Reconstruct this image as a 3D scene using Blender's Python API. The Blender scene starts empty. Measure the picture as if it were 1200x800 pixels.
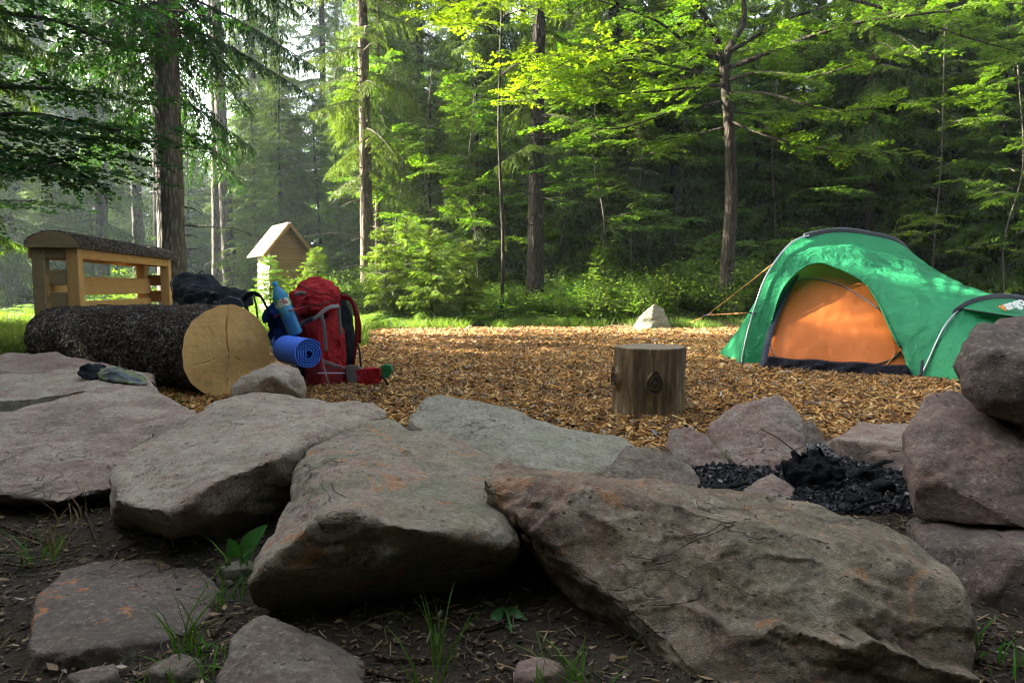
import bpy, bmesh, math, random
import numpy as np
from mathutils import Vector, Matrix, noise

R = math.radians
scene = bpy.context.scene
COL = scene.collection
PI = math.pi

# ------------------------------------------------------------------ camera
CAM_H = 0.70
PITCH = R(4.57)
FPX = 800.0
CP, SP = math.cos(PITCH), math.sin(PITCH)
cam_data = bpy.data.cameras.new('camera')
cam_data.lens = 24.0
cam_data.sensor_width = 36.0
cam_data.clip_start = 0.05
cam_data.clip_end = 2000.0
cam = bpy.data.objects.new('camera', cam_data)
cam.location = (0, 0, CAM_H)
cam.rotation_euler = (PI / 2 - PITCH, 0, 0)
COL.objects.link(cam)
scene.camera = cam


def ray(px, py):
    a = (px - 600.0) / FPX
    b = (400.0 - py) / FPX
    return Vector((a, CP + b * SP, -SP + b * CP))


def at(px, py, Y):
    """world point seen at photo position px, py at distance Y in front of the camera"""
    d = ray(px, py)
    return Vector((0, 0, CAM_H)) + d * (Y / d.y)


def onz(px, py, z=0.0):
    d = ray(px, py)
    return Vector((0, 0, CAM_H)) + d * ((z - CAM_H) / d.z)


def proj(p):
    x, y, z = p[0], p[1], p[2] - CAM_H
    f = y * CP - z * SP
    u = y * SP + z * CP
    return (600 + FPX * x / f, 400 - FPX * u / f)


def proj_np(V):
    y, z = V[:, 1], V[:, 2] - CAM_H
    f = y * CP - z * SP
    return 600 + FPX * V[:, 0] / f, 400 - FPX * (y * SP + z * CP) / f


# ------------------------------------------------------------------ terrain
def sst(a, b, x):
    t = np.clip((x - a) / (b - a), 0, 1)
    return t * t * (3 - 2 * t)


def gz(x, y):
    x = np.asarray(x, float)
    y = np.asarray(y, float)
    wob = 0.35 * np.sin(x * 0.9 + 0.6) + 0.2 * np.sin(x * 2.1)
    right = sst(-2.0, 1.5, x)
    bank = right * sst(11.4 + wob, 13.4 + wob, y) * 0.42
    far = 0.028 * np.clip(y - 13, 0, 1000) * right + 0.012 * np.clip(y - 16, 0, 1000) + 0.10 * np.clip(y - 45, 0, 60)
    rough = sst(11.6, 14, y) * (0.07 * np.sin(x * 1.7 + y * 0.8) * np.sin(y * 1.3 - x * 0.4) + 0.05 * np.sin(x * 3.1) * np.sin(y * 2.7))
    side = 0.10 * sst(9, 16, np.abs(x)) * np.sin(x * 0.6) * np.sin(y * 0.5)
    front = -0.03 * sst(2.1, 1.5, y) + 0.012 * np.sin(x * 9) * np.sin(y * 8 + x * 3) * sst(2.2, 1.7, y)
    return bank + far + rough + side + front


def gzf(x, y):
    return float(gz(x, y))


# ------------------------------------------------------------------ mesh helpers
def mesh_np(name, V, Q, mats, midx=None, smooth=False):
    """V (n,3), Q (m,4) quads"""
    V = np.ascontiguousarray(V, dtype=np.float32)
    Q = np.ascontiguousarray(Q, dtype=np.int32)
    me = bpy.data.meshes.new(name)
    me.vertices.add(len(V))
    me.vertices.foreach_set('co', V.ravel())
    me.loops.add(Q.size)
    me.loops.foreach_set('vertex_index', Q.ravel())
    me.polygons.add(len(Q))
    me.polygons.foreach_set('loop_start', np.arange(0, Q.size, Q.shape[1], dtype=np.int32))
    me.polygons.foreach_set('loop_total', np.full(len(Q), Q.shape[1], dtype=np.int32))
    for m in (mats if isinstance(mats, (list, tuple)) else [mats]):
        me.materials.append(m)
    if midx is not None:
        me.polygons.foreach_set('material_index', np.asarray(midx, dtype=np.int32))
    me.polygons.foreach_set('use_smooth', np.full(len(Q), bool(smooth)))
    me.update()
    me.validate()
    return me


def tag(o, label=None, cat=None, group=None, kind=None):
    if label: o['label'] = label
    if cat: o['category'] = cat
    if group: o['group'] = group
    if kind: o['kind'] = kind
    return o


def empty(name, loc, label, cat, group=None):
    o = bpy.data.objects.new(name, None)
    o.empty_display_size = 0.2
    o.location = loc
    COL.objects.link(o)
    return tag(o, label, cat, group)


def wloc(o):
    v = Vector(o.location)
    while o.parent:
        o = o.parent
        v += Vector(o.location)
    return v


def link(name, me, parent=None, origin=None):
    """link a mesh whose vertices are in world space; re-based on its parent's or its own origin"""
    o = bpy.data.objects.new(name, me)
    COL.objects.link(o)
    if parent is not None:
        o.parent = parent
        base = wloc(parent)
        me.transform(Matrix.Translation(-base))
    else:
        base = Vector(origin) if origin is not None else Vector((0, 0, 0))
        me.transform(Matrix.Translation(-base))
        o.location = base
    me.update()
    return o


class MB:
    def __init__(s):
        s.v, s.f, s.m = [], [], []

    def add(s, vs, fs, mi=0):
        b = len(s.v)
        s.v += [tuple(p) for p in vs]
        for f in fs:
            s.f.append(tuple(b + i for i in f))
            s.m.append(mi)

    def beam(s, p0, p1, w, h, up=(0, 0, 1), mi=0, ch=0.006):
        """chamfered bar from p0 to p1; w sideways, h along up"""
        p0, p1 = Vector(p0), Vector(p1)
        d = (p1 - p0).normalized()
        u = Vector(up)
        sd = d.cross(u).normalized()
        u = sd.cross(d).normalized()
        c = min(ch, w * .3, h * .3)
        prof = [(w / 2 - c, h / 2), (w / 2, h / 2 - c), (w / 2, -h / 2 + c), (w / 2 - c, -h / 2),
                (-w / 2 + c, -h / 2), (-w / 2, -h / 2 + c), (-w / 2, h / 2 - c), (-w / 2 + c, h / 2)]
        vs = []
        for P, k in ((p0, 1), (p0 + d * c, 0), (p1 - d * c, 0), (p1, 1)):
            for a, b in prof:
                q = 1 - k * c * 2 / max(w, h)
                vs.append(P + sd * a * q + u * b * q)
        fs = []
        for r in range(3):
            for i in range(8):
                j = (i + 1) % 8
                fs.append((r * 8 + i, r * 8 + j, (r + 1) * 8 + j, (r + 1) * 8 + i))
        fs.append(tuple(range(7, -1, -1)))
        fs.append(tuple(range(24, 32)))
        s.add(vs, fs, mi)

    def tube(s, pts, rad, n=8, mi=0, cap=True, flat=1.0, up=(0, 0, 1)):
        pts = [Vector(p) for p in pts]
        if not hasattr(rad, '__len__'): rad = [rad] * len(pts)
        vs, fs = [], []
        t0 = (pts[1] - pts[0]).normalized()
        u = Vector(up)
        if abs(u.dot(t0)) > .95: u = Vector((1, 0, 0))
        sd = t0.cross(u).normalized()
        for i, p in enumerate(pts):
            a = pts[max(i - 1, 0)]
            b = pts[min(i + 1, len(pts) - 1)]
            t = (b - a).normalized()
            sd = (sd - t * sd.dot(t)).normalized()
            w = t.cross(sd)
            for k in range(n):
                an = 2 * PI * k / n
                vs.append(p + sd * math.cos(an) * rad[i] + w * math.sin(an) * rad[i] * flat)
        for i in range(len(pts) - 1):
            for k in range(n):
                j = (k + 1) % n
                fs.append((i * n + k, i * n + j, (i + 1) * n + j, (i + 1) * n + k))
        if cap:
            fs.append(tuple(range(n - 1, -1, -1)))
            fs.append(tuple(range((len(pts) - 1) * n, len(pts) * n)))
        s.add(vs, fs, mi)

    def grid(s, P, mi=0, closed=False):
        r, c = len(P), len(P[0])
        vs = [p for row in P for p in row]
        fs = []
        for i in range(r - 1):
            for j in range(c if closed else c - 1):
                k = (j + 1) % c
                fs.append((i * c + j, i * c + k, (i + 1) * c + k, (i + 1) * c + j))
        s.add(vs, fs, mi)

    def mesh(s, name, mats, smooth=False):
        me = bpy.data.meshes.new(name)
        me.from_pydata([tuple(p) for p in s.v], [], s.f)
        for m in (mats if isinstance(mats, (list, tuple)) else [mats]):
            me.materials.append(m)
        me.polygons.foreach_set('material_index', s.m)
        me.polygons.foreach_set('use_smooth', [smooth] * len(s.f))
        me.update()
        return me

    def build(s, name, mats, parent=None, origin=None, smooth=False):
        return link(name, s.mesh(name, mats, smooth), parent, origin)


def catmull(pts, n):
    pts = [Vector(p) for p in pts]
    ext = [pts[0] * 2 - pts[1]] + pts + [pts[-1] * 2 - pts[-2]]
    out = []
    segs = len(pts) - 1
    for k in range(n):
        g = k / (n - 1) * segs
        i = min(int(g), segs - 1)
        t = g - i
        p0, p1, p2, p3 = ext[i], ext[i + 1], ext[i + 2], ext[i + 3]
        out.append(0.5 * ((2 * p1) + (p2 - p0) * t + (2 * p0 - 5 * p1 + 4 * p2 - p3) * t * t + (3 * p1 - p0 - 3 * p2 + p3) * t ** 3))
    return out


def even(pts, n):
    """resample a polyline evenly by length"""
    pts = [Vector(p) for p in pts]
    L = [0]
    for a, b in zip(pts, pts[1:]): L.append(L[-1] + (b - a).length)
    out = []
    for k in range(n):
        s = L[-1] * k / (n - 1)
        i = 0
        while i < len(pts) - 2 and L[i + 1] < s: i += 1
        t = (s - L[i]) / max(L[i + 1] - L[i], 1e-9)
        out.append(pts[i].lerp(pts[i + 1], min(max(t, 0), 1)))
    return out


def hull_remesh(pts, voxel, smooth, cuts=0, seed=0):
    bm = bmesh.new()
    for p in pts: bm.verts.new(p)
    bmesh.ops.convex_hull(bm, input=bm.verts)
    bmesh.ops.delete(bm, geom=[v for v in bm.verts if not v.link_faces], context='VERTS')
    pr = random.Random(seed * 13 + 5)
    for c in range(cuts):              # knock corners off: flat broken facets
        cen = sum((v.co for v in bm.verts), Vector()) / len(bm.verts)
        vv = max(bm.verts, key=lambda v: (v.co - cen).length * pr.uniform(.45, 1))
        n = (vv.co - cen).normalized() + Vector((pr.uniform(-.5, .5), pr.uniform(-.5, .5), pr.uniform(-.3, .6)))
        n.normalize()
        far = max((v.co - cen).dot(n) for v in bm.verts)
        near = min((v.co - cen).dot(n) for v in bm.verts)
        pt = cen + n * (far - (far - near) * pr.uniform(.010, .035))
        bmesh.ops.bisect_plane(bm, geom=bm.verts[:] + bm.edges[:] + bm.faces[:], plane_co=pt, plane_no=n, clear_outer=True)
        r = bmesh.ops.convex_hull(bm, input=bm.verts)
        bmesh.ops.delete(bm, geom=[v for v in bm.verts if not v.link_faces], context='VERTS')
    bmesh.ops.recalc_face_normals(bm, faces=bm.faces)
    me = bpy.data.meshes.new('hull')
    bm.to_mesh(me)
    bm.free()
    return remesh(me, voxel, smooth)


def remesh(me, voxel, smooth):
    o = bpy.data.objects.new('hull', me)
    COL.objects.link(o)
    m = o.modifiers.new('r', 'REMESH')
    m.mode = 'VOXEL'
    m.voxel_size = voxel
    if smooth:
        sm = o.modifiers.new('s', 'SMOOTH')
        sm.iterations = smooth
        sm.factor = 0.5
    dg = bpy.context.evaluated_depsgraph_get()
    dg.update()
    out = bpy.data.meshes.new_from_object(o.evaluated_get(dg), depsgraph=dg)
    bpy.data.objects.remove(o)
    bpy.data.meshes.remove(me)
    return out


def get_co(me):
    V = np.empty(len(me.vertices) * 3, np.float32)
    me.vertices.foreach_get('co', V)
    return V.reshape(-1, 3)


def get_no(me):
    V = np.empty(len(me.vertices) * 3, np.float32)
    me.vertex_normals.foreach_get('vector', V)
    return V.reshape(-1, 3)


def set_co(me, V):
    me.vertices.foreach_set('co', np.ascontiguousarray(V, np.float32).ravel())
    me.update()


def vnoise(P, freq, seed, fn=noise.noise):
    o = Vector((seed * 7.31, seed * 3.17, seed * 5.77))
    return np.array([fn(Vector(p) * freq + o) for p in P.tolist()])


def vfrac(P, freq, seed, octv=4, H=0.8, lac=2.1):
    o = Vector((seed * 7.31, seed * 3.17, seed * 5.77))
    return np.array([noise.fractal(Vector(p) * freq + o, H, lac, octv) for p in P.tolist()])


# ------------------------------------------------------------------ material helpers
def nd(nt, typ, ins=None, **props):
    n = nt.nodes.new(typ)
    for k, v in props.items(): setattr(n, k, v)
    for k, v in (ins or {}).items():
        s = n.inputs[k]
        if isinstance(v, bpy.types.NodeSocket): nt.links.new(v, s)
        elif isinstance(v, bpy.types.Node): nt.links.new(v.outputs[0], s)
        else:
            if hasattr(s.default_value, '__len__') and not isinstance(v, str) and hasattr(v, '__len__') and len(v) == 3 and len(s.default_value) == 4:
                v = (*v, 1)
            s.default_value = v
    return n


def new_mat(name):
    m = bpy.data.materials.new(name)
    m.use_nodes = True
    nt = m.node_tree
    nt.nodes.clear()
    out = nt.nodes.new('ShaderNodeOutputMaterial')
    return m, nt, out


def ramp(nt, fac, stops, interp='LINEAR'):
    n = nt.nodes.new('ShaderNodeValToRGB')
    n.color_ramp.interpolation = interp
    e = n.color_ramp.elements
    while len(e) > 1: e.remove(e[-1])
    for i, (p, c) in enumerate(stops):
        if not hasattr(c, '__len__'): c = (c, c, c)
        el = e[0] if i == 0 else e.new(p)
        el.position = p
        el.color = (*c, 1)
    nt.links.new(fac if isinstance(fac, bpy.types.NodeSocket) else fac.outputs[0], n.inputs[0])
    return n.outputs[0]


def mix(nt, fac, a, b, blend='MIX'):
    n = nt.nodes.new('ShaderNodeMix')
    n.data_type = 'RGBA'
    n.blend_type = blend
    for idx, v in ((0, fac), (6, a), (7, b)):
        s = n.inputs[idx]
        if isinstance(v, bpy.types.NodeSocket): nt.links.new(v, s)
        elif isinstance(v, bpy.types.Node): nt.links.new(v.outputs[0], s)
        elif idx == 0: s.default_value = v
        else: s.default_value = (*v, 1) if hasattr(v, '__len__') else (v, v, v, 1)
    return n.outputs[2]


def math_(nt, op, a, b=0.0, clamp=False):
    n = nt.nodes.new('ShaderNodeMath')
    n.operation = op
    n.use_clamp = clamp
    for i, v in enumerate((a, b)):
        if isinstance(v, bpy.types.NodeSocket): nt.links.new(v, n.inputs[i])
        else: n.inputs[i].default_value = v
    return n.outputs[0]


def coords(nt, scale=(1, 1, 1), rot=(0, 0, 0), loc=(0, 0, 0), which='Object'):
    tc = nt.nodes.new('ShaderNodeTexCoord')
    mp = nd(nt, 'ShaderNodeMapping', {'Vector': tc.outputs[which], 'Scale': scale, 'Rotation': rot, 'Location': loc})
    return mp.outputs[0]


def tex_noise(nt, vec, scale, detail=6, rough=0.6, dist=0.0):
    return nd(nt, 'ShaderNodeTexNoise', {'Vector': vec, 'Scale': scale, 'Detail': detail, 'Roughness': rough, 'Distortion': dist}).outputs[0]


def bump(nt, h, strength=0.5, dist=0.01, normal=None):
    ins = {'Height': h, 'Strength': strength, 'Distance': dist}
    if normal is not None: ins['Normal'] = normal
    return nd(nt, 'ShaderNodeBump', ins).outputs[0]


def princ(nt, out, **kw):
    ins = {k.replace('_', ' '): v for k, v in kw.items()}
    p = nd(nt, 'ShaderNodeBsdfPrincipled', ins)
    nt.links.new(p.outputs[0], out.inputs[0])
    return p
# ------------------------------------------------------------------ materials
def rock_mat(name, ca, cb, cc, seed=0, orange=0.0, lichen=0.35, green=0.0, strata=0.0, dark=0.35, srot=(0, 0, 0), rough=0.85):
    m, nt, out = new_mat(name)
    v = coords(nt, loc=(seed * 3.7, seed * 1.9, seed * 2.3))
    big = tex_noise(nt, v, 2.6, 6, 0.6, 0.6)
    mid = tex_noise(nt, v, 9.0, 8, 0.68, 0.4)
    fine = tex_noise(nt, v, 70.0, 8, 0.7)
    grain = tex_noise(nt, v, 260.0, 3, 0.6)
    c = mix(nt, ramp(nt, big, [(0.38, 0), (0.62, 1)]), ca, cb)
    c = mix(nt, ramp(nt, mid, [(0.44, 0), (0.68, 1)]), c, cc)
    if strata:
        vs = coords(nt, scale=(1, 1, 7), rot=srot, loc=(seed, seed, seed))
        st = tex_noise(nt, vs, 5.0, 6, 0.6, 0.3)
        c = mix(nt, strata, c, ramp(nt, st, [(0.3, (0.06, 0.045, 0.04)), (0.5, ca), (0.62, (0.42, 0.36, 0.32)), (0.72, cb)]))
    if green:
        g = tex_noise(nt, coords(nt, loc=(seed * 9, 2, 4)), 4.5, 7, 0.7, 0.5)
        c = mix(nt, math_(nt, 'MULTIPLY', ramp(nt, g, [(0.48, 0), (0.62, 1)]), green), c, (0.155, 0.165, 0.115))
    if lichen:
        l = tex_noise(nt, coords(nt, loc=(seed * 5, 8, 1)), 16.0, 9, 0.75, 0.2)
        c = mix(nt, math_(nt, 'MULTIPLY', ramp(nt, l, [(0.53, 0), (0.66, 1)]), lichen), c, (0.40, 0.39, 0.345))
    dk = tex_noise(nt, coords(nt, loc=(seed * 2, 5, 9)), 7.0, 10, 0.78, 0.8)
    c = mix(nt, math_(nt, 'MULTIPLY', ramp(nt, dk, [(0.5, 0), (0.66, 1)]), dark), c, (0.045, 0.04, 0.036))
    if orange:
        o = tex_noise(nt, coords(nt, scale=(1, 1, 1), loc=(seed * 4, 3, 6)), 11.0, 9, 0.62, 0.9)
        of = ramp(nt, o, [(0.605, 0), (0.622, 1)])
        c = mix(nt, math_(nt, 'MULTIPLY', of, orange), c, mix(nt, grain, (0.30, 0.10, 0.028), (0.45, 0.22, 0.09)))
    c = mix(nt, ramp(nt, fine, [(0.3, 0.6), (0.5, 0.0)]), c, (0.05, 0.042, 0.036))
    c = mix(nt, ramp(nt, fine, [(0.54, 0.0), (0.74, 0.55)]), c, (0.48, 0.44, 0.38))
    c = mix(nt, ramp(nt, grain, [(0.35, 0.35), (0.6, 0)]), c, (0.07, 0.06, 0.055))
    # hairline fractures and small pits
    fr = tex_noise(nt, coords(nt, scale=(1, 1, 1.8), loc=(seed * 6, 1, 7)), 4.2, 3, 0.5, 1.3)
    fl = math_(nt, 'ABSOLUTE', math_(nt, 'SUBTRACT', fr, 0.5))
    fm = tex_noise(nt, coords(nt, loc=(seed, 9, 3)), 3.0, 2, 0.5)
    line = math_(nt, 'MULTIPLY', ramp(nt, fl, [(0.0, 1), (0.0055, 0)]), ramp(nt, fm, [(0.56, 0), (0.64, 1)]))
    pit = math_(nt, 'MULTIPLY', ramp(nt, nd(nt, 'ShaderNodeTexVoronoi', {'Vector': v, 'Scale': 46.0}, feature='F1').outputs[0], [(0.10, 1), (0.22, 0)]), ramp(nt, mid, [(0.50, 0), (0.60, 1)]))
    hole = math_(nt, 'MAXIMUM', line, math_(nt, 'MULTIPLY', pit, 0.8))
    c = mix(nt, math_(nt, 'MULTIPLY', hole, 0.55), c, (0.035, 0.028, 0.024))
    c = mix(nt, 1.0, c, (1.20, 1.14, 1.06), 'MULTIPLY')
    h = math_(nt, 'ADD', math_(nt, 'MULTIPLY', mid, 0.55), math_(nt, 'ADD', math_(nt, 'MULTIPLY', fine, 0.35), math_(nt, 'MULTIPLY', grain, 0.14)))
    h = math_(nt, 'SUBTRACT', h, math_(nt, 'MULTIPLY', hole, 0.5))
    if strata: h = math_(nt, 'ADD', h, math_(nt, 'MULTIPLY', st, 0.9 * strata + 0.2))
    b = bump(nt, h, 1.0, 0.026)
    princ(nt, out, Base_Color=c, Roughness=rough, Normal=b).inputs['Specular IOR Level'].default_value = 0.3
    return m


GREY = (0.225, 0.200, 0.168)
PINK = (0.225, 0.150, 0.132)
BROWN = (0.135, 0.100, 0.082)
PALE = (0.30, 0.275, 0.245)
OLIVE = (0.165, 0.150, 0.105)
MAUVE = (0.165, 0.118, 0.108)


def leaf_mat(name, ca, cb, trans=0.35, tcol=None, rough=0.6, spec=0.10, perobj=0.35):
    m, nt, out = new_mat(name)
    geo = nt.nodes.new('ShaderNodeNewGeometry')
    oi = nt.nodes.new('ShaderNodeObjectInfo')
    c = mix(nt, geo.outputs['Random Per Island'], ca, cb)
    hs = nd(nt, 'ShaderNodeHueSaturation', {'Color': c, 'Saturation': 1.0,
            'Value': math_(nt, 'ADD', math_(nt, 'MULTIPLY', oi.outputs['Random'], perobj), 1 - perobj / 2),
            'Hue': math_(nt, 'ADD', math_(nt, 'MULTIPLY', oi.outputs['Random'], 0.03), 0.485)})
    p = nd(nt, 'ShaderNodeBsdfPrincipled', {'Base Color': hs.outputs[0], 'Roughness': rough, 'Specular IOR Level': spec})
    tc = mix(nt, 1.0, hs.outputs[0], tcol or (1.5, 1.6, 0.8), 'MULTIPLY')
    t = nd(nt, 'ShaderNodeBsdfTranslucent', {'Color': tc})
    ms = nd(nt, 'ShaderNodeMixShader', {0: trans, 1: p.outputs[0], 2: t.outputs[0]})
    nt.links.new(ms.outputs[0], out.inputs[0])
    return m


def bark_mat(name, ca, cb, cc, scale=6.0, stretch=0.25):
    m, nt, out = new_mat(name)
    v = coords(nt, scale=(1, 1, stretch))
    n1 = tex_noise(nt, v, scale, 8, 0.7, 0.4)
    vor = nd(nt, 'ShaderNodeTexVoronoi', {'Vector': v, 'Scale': scale * 4.5}, feature='F1').outputs[0]
    n2 = tex_noise(nt, coords(nt), scale * 0.5, 5, 0.6)
    c = mix(nt, ramp(nt, n1, [(0.35, 0), (0.65, 1)]), ca, cb)
    c = mix(nt, ramp(nt, n2, [(0.5, 0), (0.68, 0.8)]), c, cc)
    c = mix(nt, ramp(nt, vor, [(0.25, 0), (0.6, 0.75)]), c, tuple(x * 0.35 for x in ca))
    b = bump(nt, math_(nt, 'SUBTRACT', n1, vor), 0.9, 0.02)
    princ(nt, out, Base_Color=c, Roughness=0.9, Normal=b).inputs['Specular IOR Level'].default_value = 0.2
    return m


def simple(name, col, rough=0.6, metal=0.0, spec=0.4, nscale=0, namp=0.25, bscale=0, bstr=0.3, bdist=0.004, sheen=0.0):
    m, nt, out = new_mat(name)
    c = col
    if nscale:
        n = tex_noise(nt, coords(nt), nscale, 6, 0.6)
        c = mix(nt, ramp(nt, n, [(0.3, 0), (0.7, 1)]), tuple(x * (1 - namp) for x in col), tuple(min(1, x * (1 + namp)) for x in col))
    kw = dict(Base_Color=c, Roughness=rough, Metallic=metal)
    if bscale:
        kw['Normal'] = bump(nt, tex_noise(nt, coords(nt), bscale, 5, 0.6), bstr, bdist)
    p = princ(nt, out, **kw)
    p.inputs['Specular IOR Level'].default_value = spec
    if sheen: p.inputs['Sheen Weight'].default_value = sheen
    return m


def wood_mat(name, ca, cb, grain=(1, 1, 12), axis_rot=(0, 0, 0), scale=5.0, dirt=0.2):
    m, nt, out = new_mat(name)
    v = coords(nt, scale=grain, rot=axis_rot)
    n1 = tex_noise(nt, v, scale, 8, 0.65, 0.6)
    n2 = tex_noise(nt, coords(nt), 3.0, 5, 0.6)
    c = mix(nt, ramp(nt, n1, [(0.3, 0), (0.7, 1)]), ca, cb)
    c = mix(nt, math_(nt, 'MULTIPLY', ramp(nt, n2, [(0.45, 0), (0.7, 1)]), dirt), c, (0.10, 0.06, 0.03))
    princ(nt, out, Base_Color=c, Roughness=0.7, Normal=bump(nt, n1, 0.35, 0.004)).inputs['Specular IOR Level'].default_value = 0.25
    return m


def fabric_mat(name, col, trans=0.0, tcol=None, rough=0.55, wr=14.0, wstr=0.35, wdist=0.012, vary=0.18, spec=0.14):
    m, nt, out = new_mat(name)
    v = coords(nt)
    n = tex_noise(nt, v, wr, 4, 0.55, 0.8)
    n2 = tex_noise(nt, v, 3.0, 4, 0.6)
    f = tex_noise(nt, v, 500.0, 2, 0.5)
    c = mix(nt, n2, tuple(x * (1 - vary) for x in col), tuple(min(1, x * (1 + vary)) for x in col))
    b = bump(nt, math_(nt, 'ADD', n, math_(nt, 'MULTIPLY', f, 0.04)), wstr, wdist)
    p = nd(nt, 'ShaderNodeBsdfPrincipled', {'Base Color': c, 'Roughness': rough, 'Normal': b, 'Specular IOR Level': spec})
    if trans:
        t = nd(nt, 'ShaderNodeBsdfTranslucent', {'Color': tcol or col, 'Normal': b})
        ms = nd(nt, 'ShaderNodeMixShader', {0: trans, 1: p.outputs[0], 2: t.outputs[0]})
        nt.links.new(ms.outputs[0], out.inputs[0])
    else:
        nt.links.new(p.outputs[0], out.inputs[0])
    return m


M = {}
M['needle'] = leaf_mat('spruce needles', (0.026, 0.055, 0.007), (0.088, 0.138, 0.012), 0.38, (1.6, 1.7, 0.6))
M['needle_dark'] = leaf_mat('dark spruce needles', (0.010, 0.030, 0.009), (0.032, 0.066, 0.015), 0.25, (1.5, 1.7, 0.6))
M['needle_young'] = leaf_mat('young spruce needles', (0.050, 0.100, 0.012), (0.125, 0.185, 0.022), 0.42, (1.6, 1.7, 0.6))
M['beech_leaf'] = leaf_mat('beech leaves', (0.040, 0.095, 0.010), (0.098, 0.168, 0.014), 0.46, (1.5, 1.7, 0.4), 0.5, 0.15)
M['beech_sunlit'] = leaf_mat('sunlit young beech leaves', (0.100, 0.155, 0.010), (0.170, 0.225, 0.014), 0.45, (1.6, 1.6, 0.3), 0.5, 0.15)  # backlight on the top sprays put into a yellower leaf colour
M['beech_shaded'] = leaf_mat('shaded beech leaves', (0.012, 0.040, 0.013), (0.032, 0.078, 0.018), 0.28, (1.3, 1.6, 0.6), 0.7, 0.03)  # shade on the left edge boughs put into a darker leaf colour
M['fern'] = leaf_mat('fern fronds', (0.070, 0.135, 0.016), (0.140, 0.210, 0.030), 0.45, (1.5, 1.6, 0.6))
M['shrub'] = leaf_mat('shrub leaves', (0.045, 0.105, 0.012), (0.110, 0.180, 0.022), 0.42, (1.5, 1.6, 0.5))
M['grass'] = leaf_mat('grass blades', (0.060, 0.130, 0.018), (0.150, 0.200, 0.050), 0.38, (1.5, 1.5, 0.5))
M['grass_front'] = leaf_mat('fresh grass', (0.050, 0.130, 0.020), (0.095, 0.200, 0.030), 0.35, (1.3, 1.5, 0.5), 0.4)
M['dry_grass'] = leaf_mat('dry grass', (0.20, 0.14, 0.06), (0.32, 0.24, 0.10), 0.2, (1, 1, 1))
M['broad'] = leaf_mat('broad leaf', (0.045, 0.135, 0.030), (0.060, 0.160, 0.036), 0.3, (1.2, 1.4, 0.6), 0.38, 0.45)
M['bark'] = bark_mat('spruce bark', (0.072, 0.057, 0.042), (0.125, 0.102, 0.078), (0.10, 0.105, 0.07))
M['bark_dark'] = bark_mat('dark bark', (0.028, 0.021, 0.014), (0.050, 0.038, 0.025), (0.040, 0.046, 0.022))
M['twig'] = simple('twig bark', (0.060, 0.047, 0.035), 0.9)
M['tan_bark'] = bark_mat('tan stem bark', (0.095, 0.066, 0.042), (0.155, 0.112, 0.073), (0.10, 0.10, 0.06))  # lighter, browner bark than the plain spruce one


def chip_material():
    m, nt, out = new_mat('wood chips')
    geo = nt.nodes.new('ShaderNodeNewGeometry')
    c = ramp(nt, geo.outputs['Random Per Island'], [(0.0, (0.055, 0.030, 0.016)), (0.14, (0.13, 0.066, 0.025)), (0.35, (0.28, 0.128, 0.034)),
             (0.6, (0.42, 0.205, 0.052)), (0.82, (0.52, 0.30, 0.095)), (0.93, (0.60, 0.43, 0.20)), (0.97, (0.20, 0.17, 0.15)), (1.0, (0.30, 0.28, 0.27))])
    n = tex_noise(nt, coords(nt, scale=(1, 1, 1)), 60, 4, 0.6)
    c = mix(nt, ramp(nt, n, [(0.35, 0.4), (0.6, 0)]), c, (0.08, 0.045, 0.022))
    damp = tex_noise(nt, coords(nt, loc=(3, 1, 0)), 0.9, 5, 0.65, 0.6)
    c = mix(nt, ramp(nt, damp, [(0.50, 0), (0.68, 0.55)]), c, (0.085, 0.048, 0.024))
    princ(nt, out, Base_Color=c, Roughness=0.75).inputs['Specular IOR Level'].default_value = 0.25
    return m


M['chips'] = chip_material()


def chip_floor_material():
    m, nt, out = new_mat('chip floor')
    v = coords(nt)
    vo = nd(nt, 'ShaderNodeTexVoronoi', {'Vector': coords(nt, scale=(1, 1.6, 1)), 'Scale': 34.0, 'Randomness': 1.0}, feature='F1')
    g = nd(nt, 'ShaderNodeSeparateColor', {0: vo.outputs['Color']}).outputs[0]
    c = ramp(nt, g, [(0.0, (0.045, 0.026, 0.014)), (0.3, (0.14, 0.072, 0.028)), (0.7, (0.27, 0.15, 0.05)), (1.0, (0.38, 0.25, 0.10))])
    c = mix(nt, ramp(nt, tex_noise(nt, v, 1.4, 5, 0.6), [(0.4, 0.0), (0.7, 0.5)]), c, (0.07, 0.042, 0.024))
    princ(nt, out, Base_Color=c, Roughness=0.9, Normal=bump(nt, vo.outputs['Distance'], 0.9, 0.02))
    return m


M['chip_floor'] = chip_floor_material()


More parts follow.
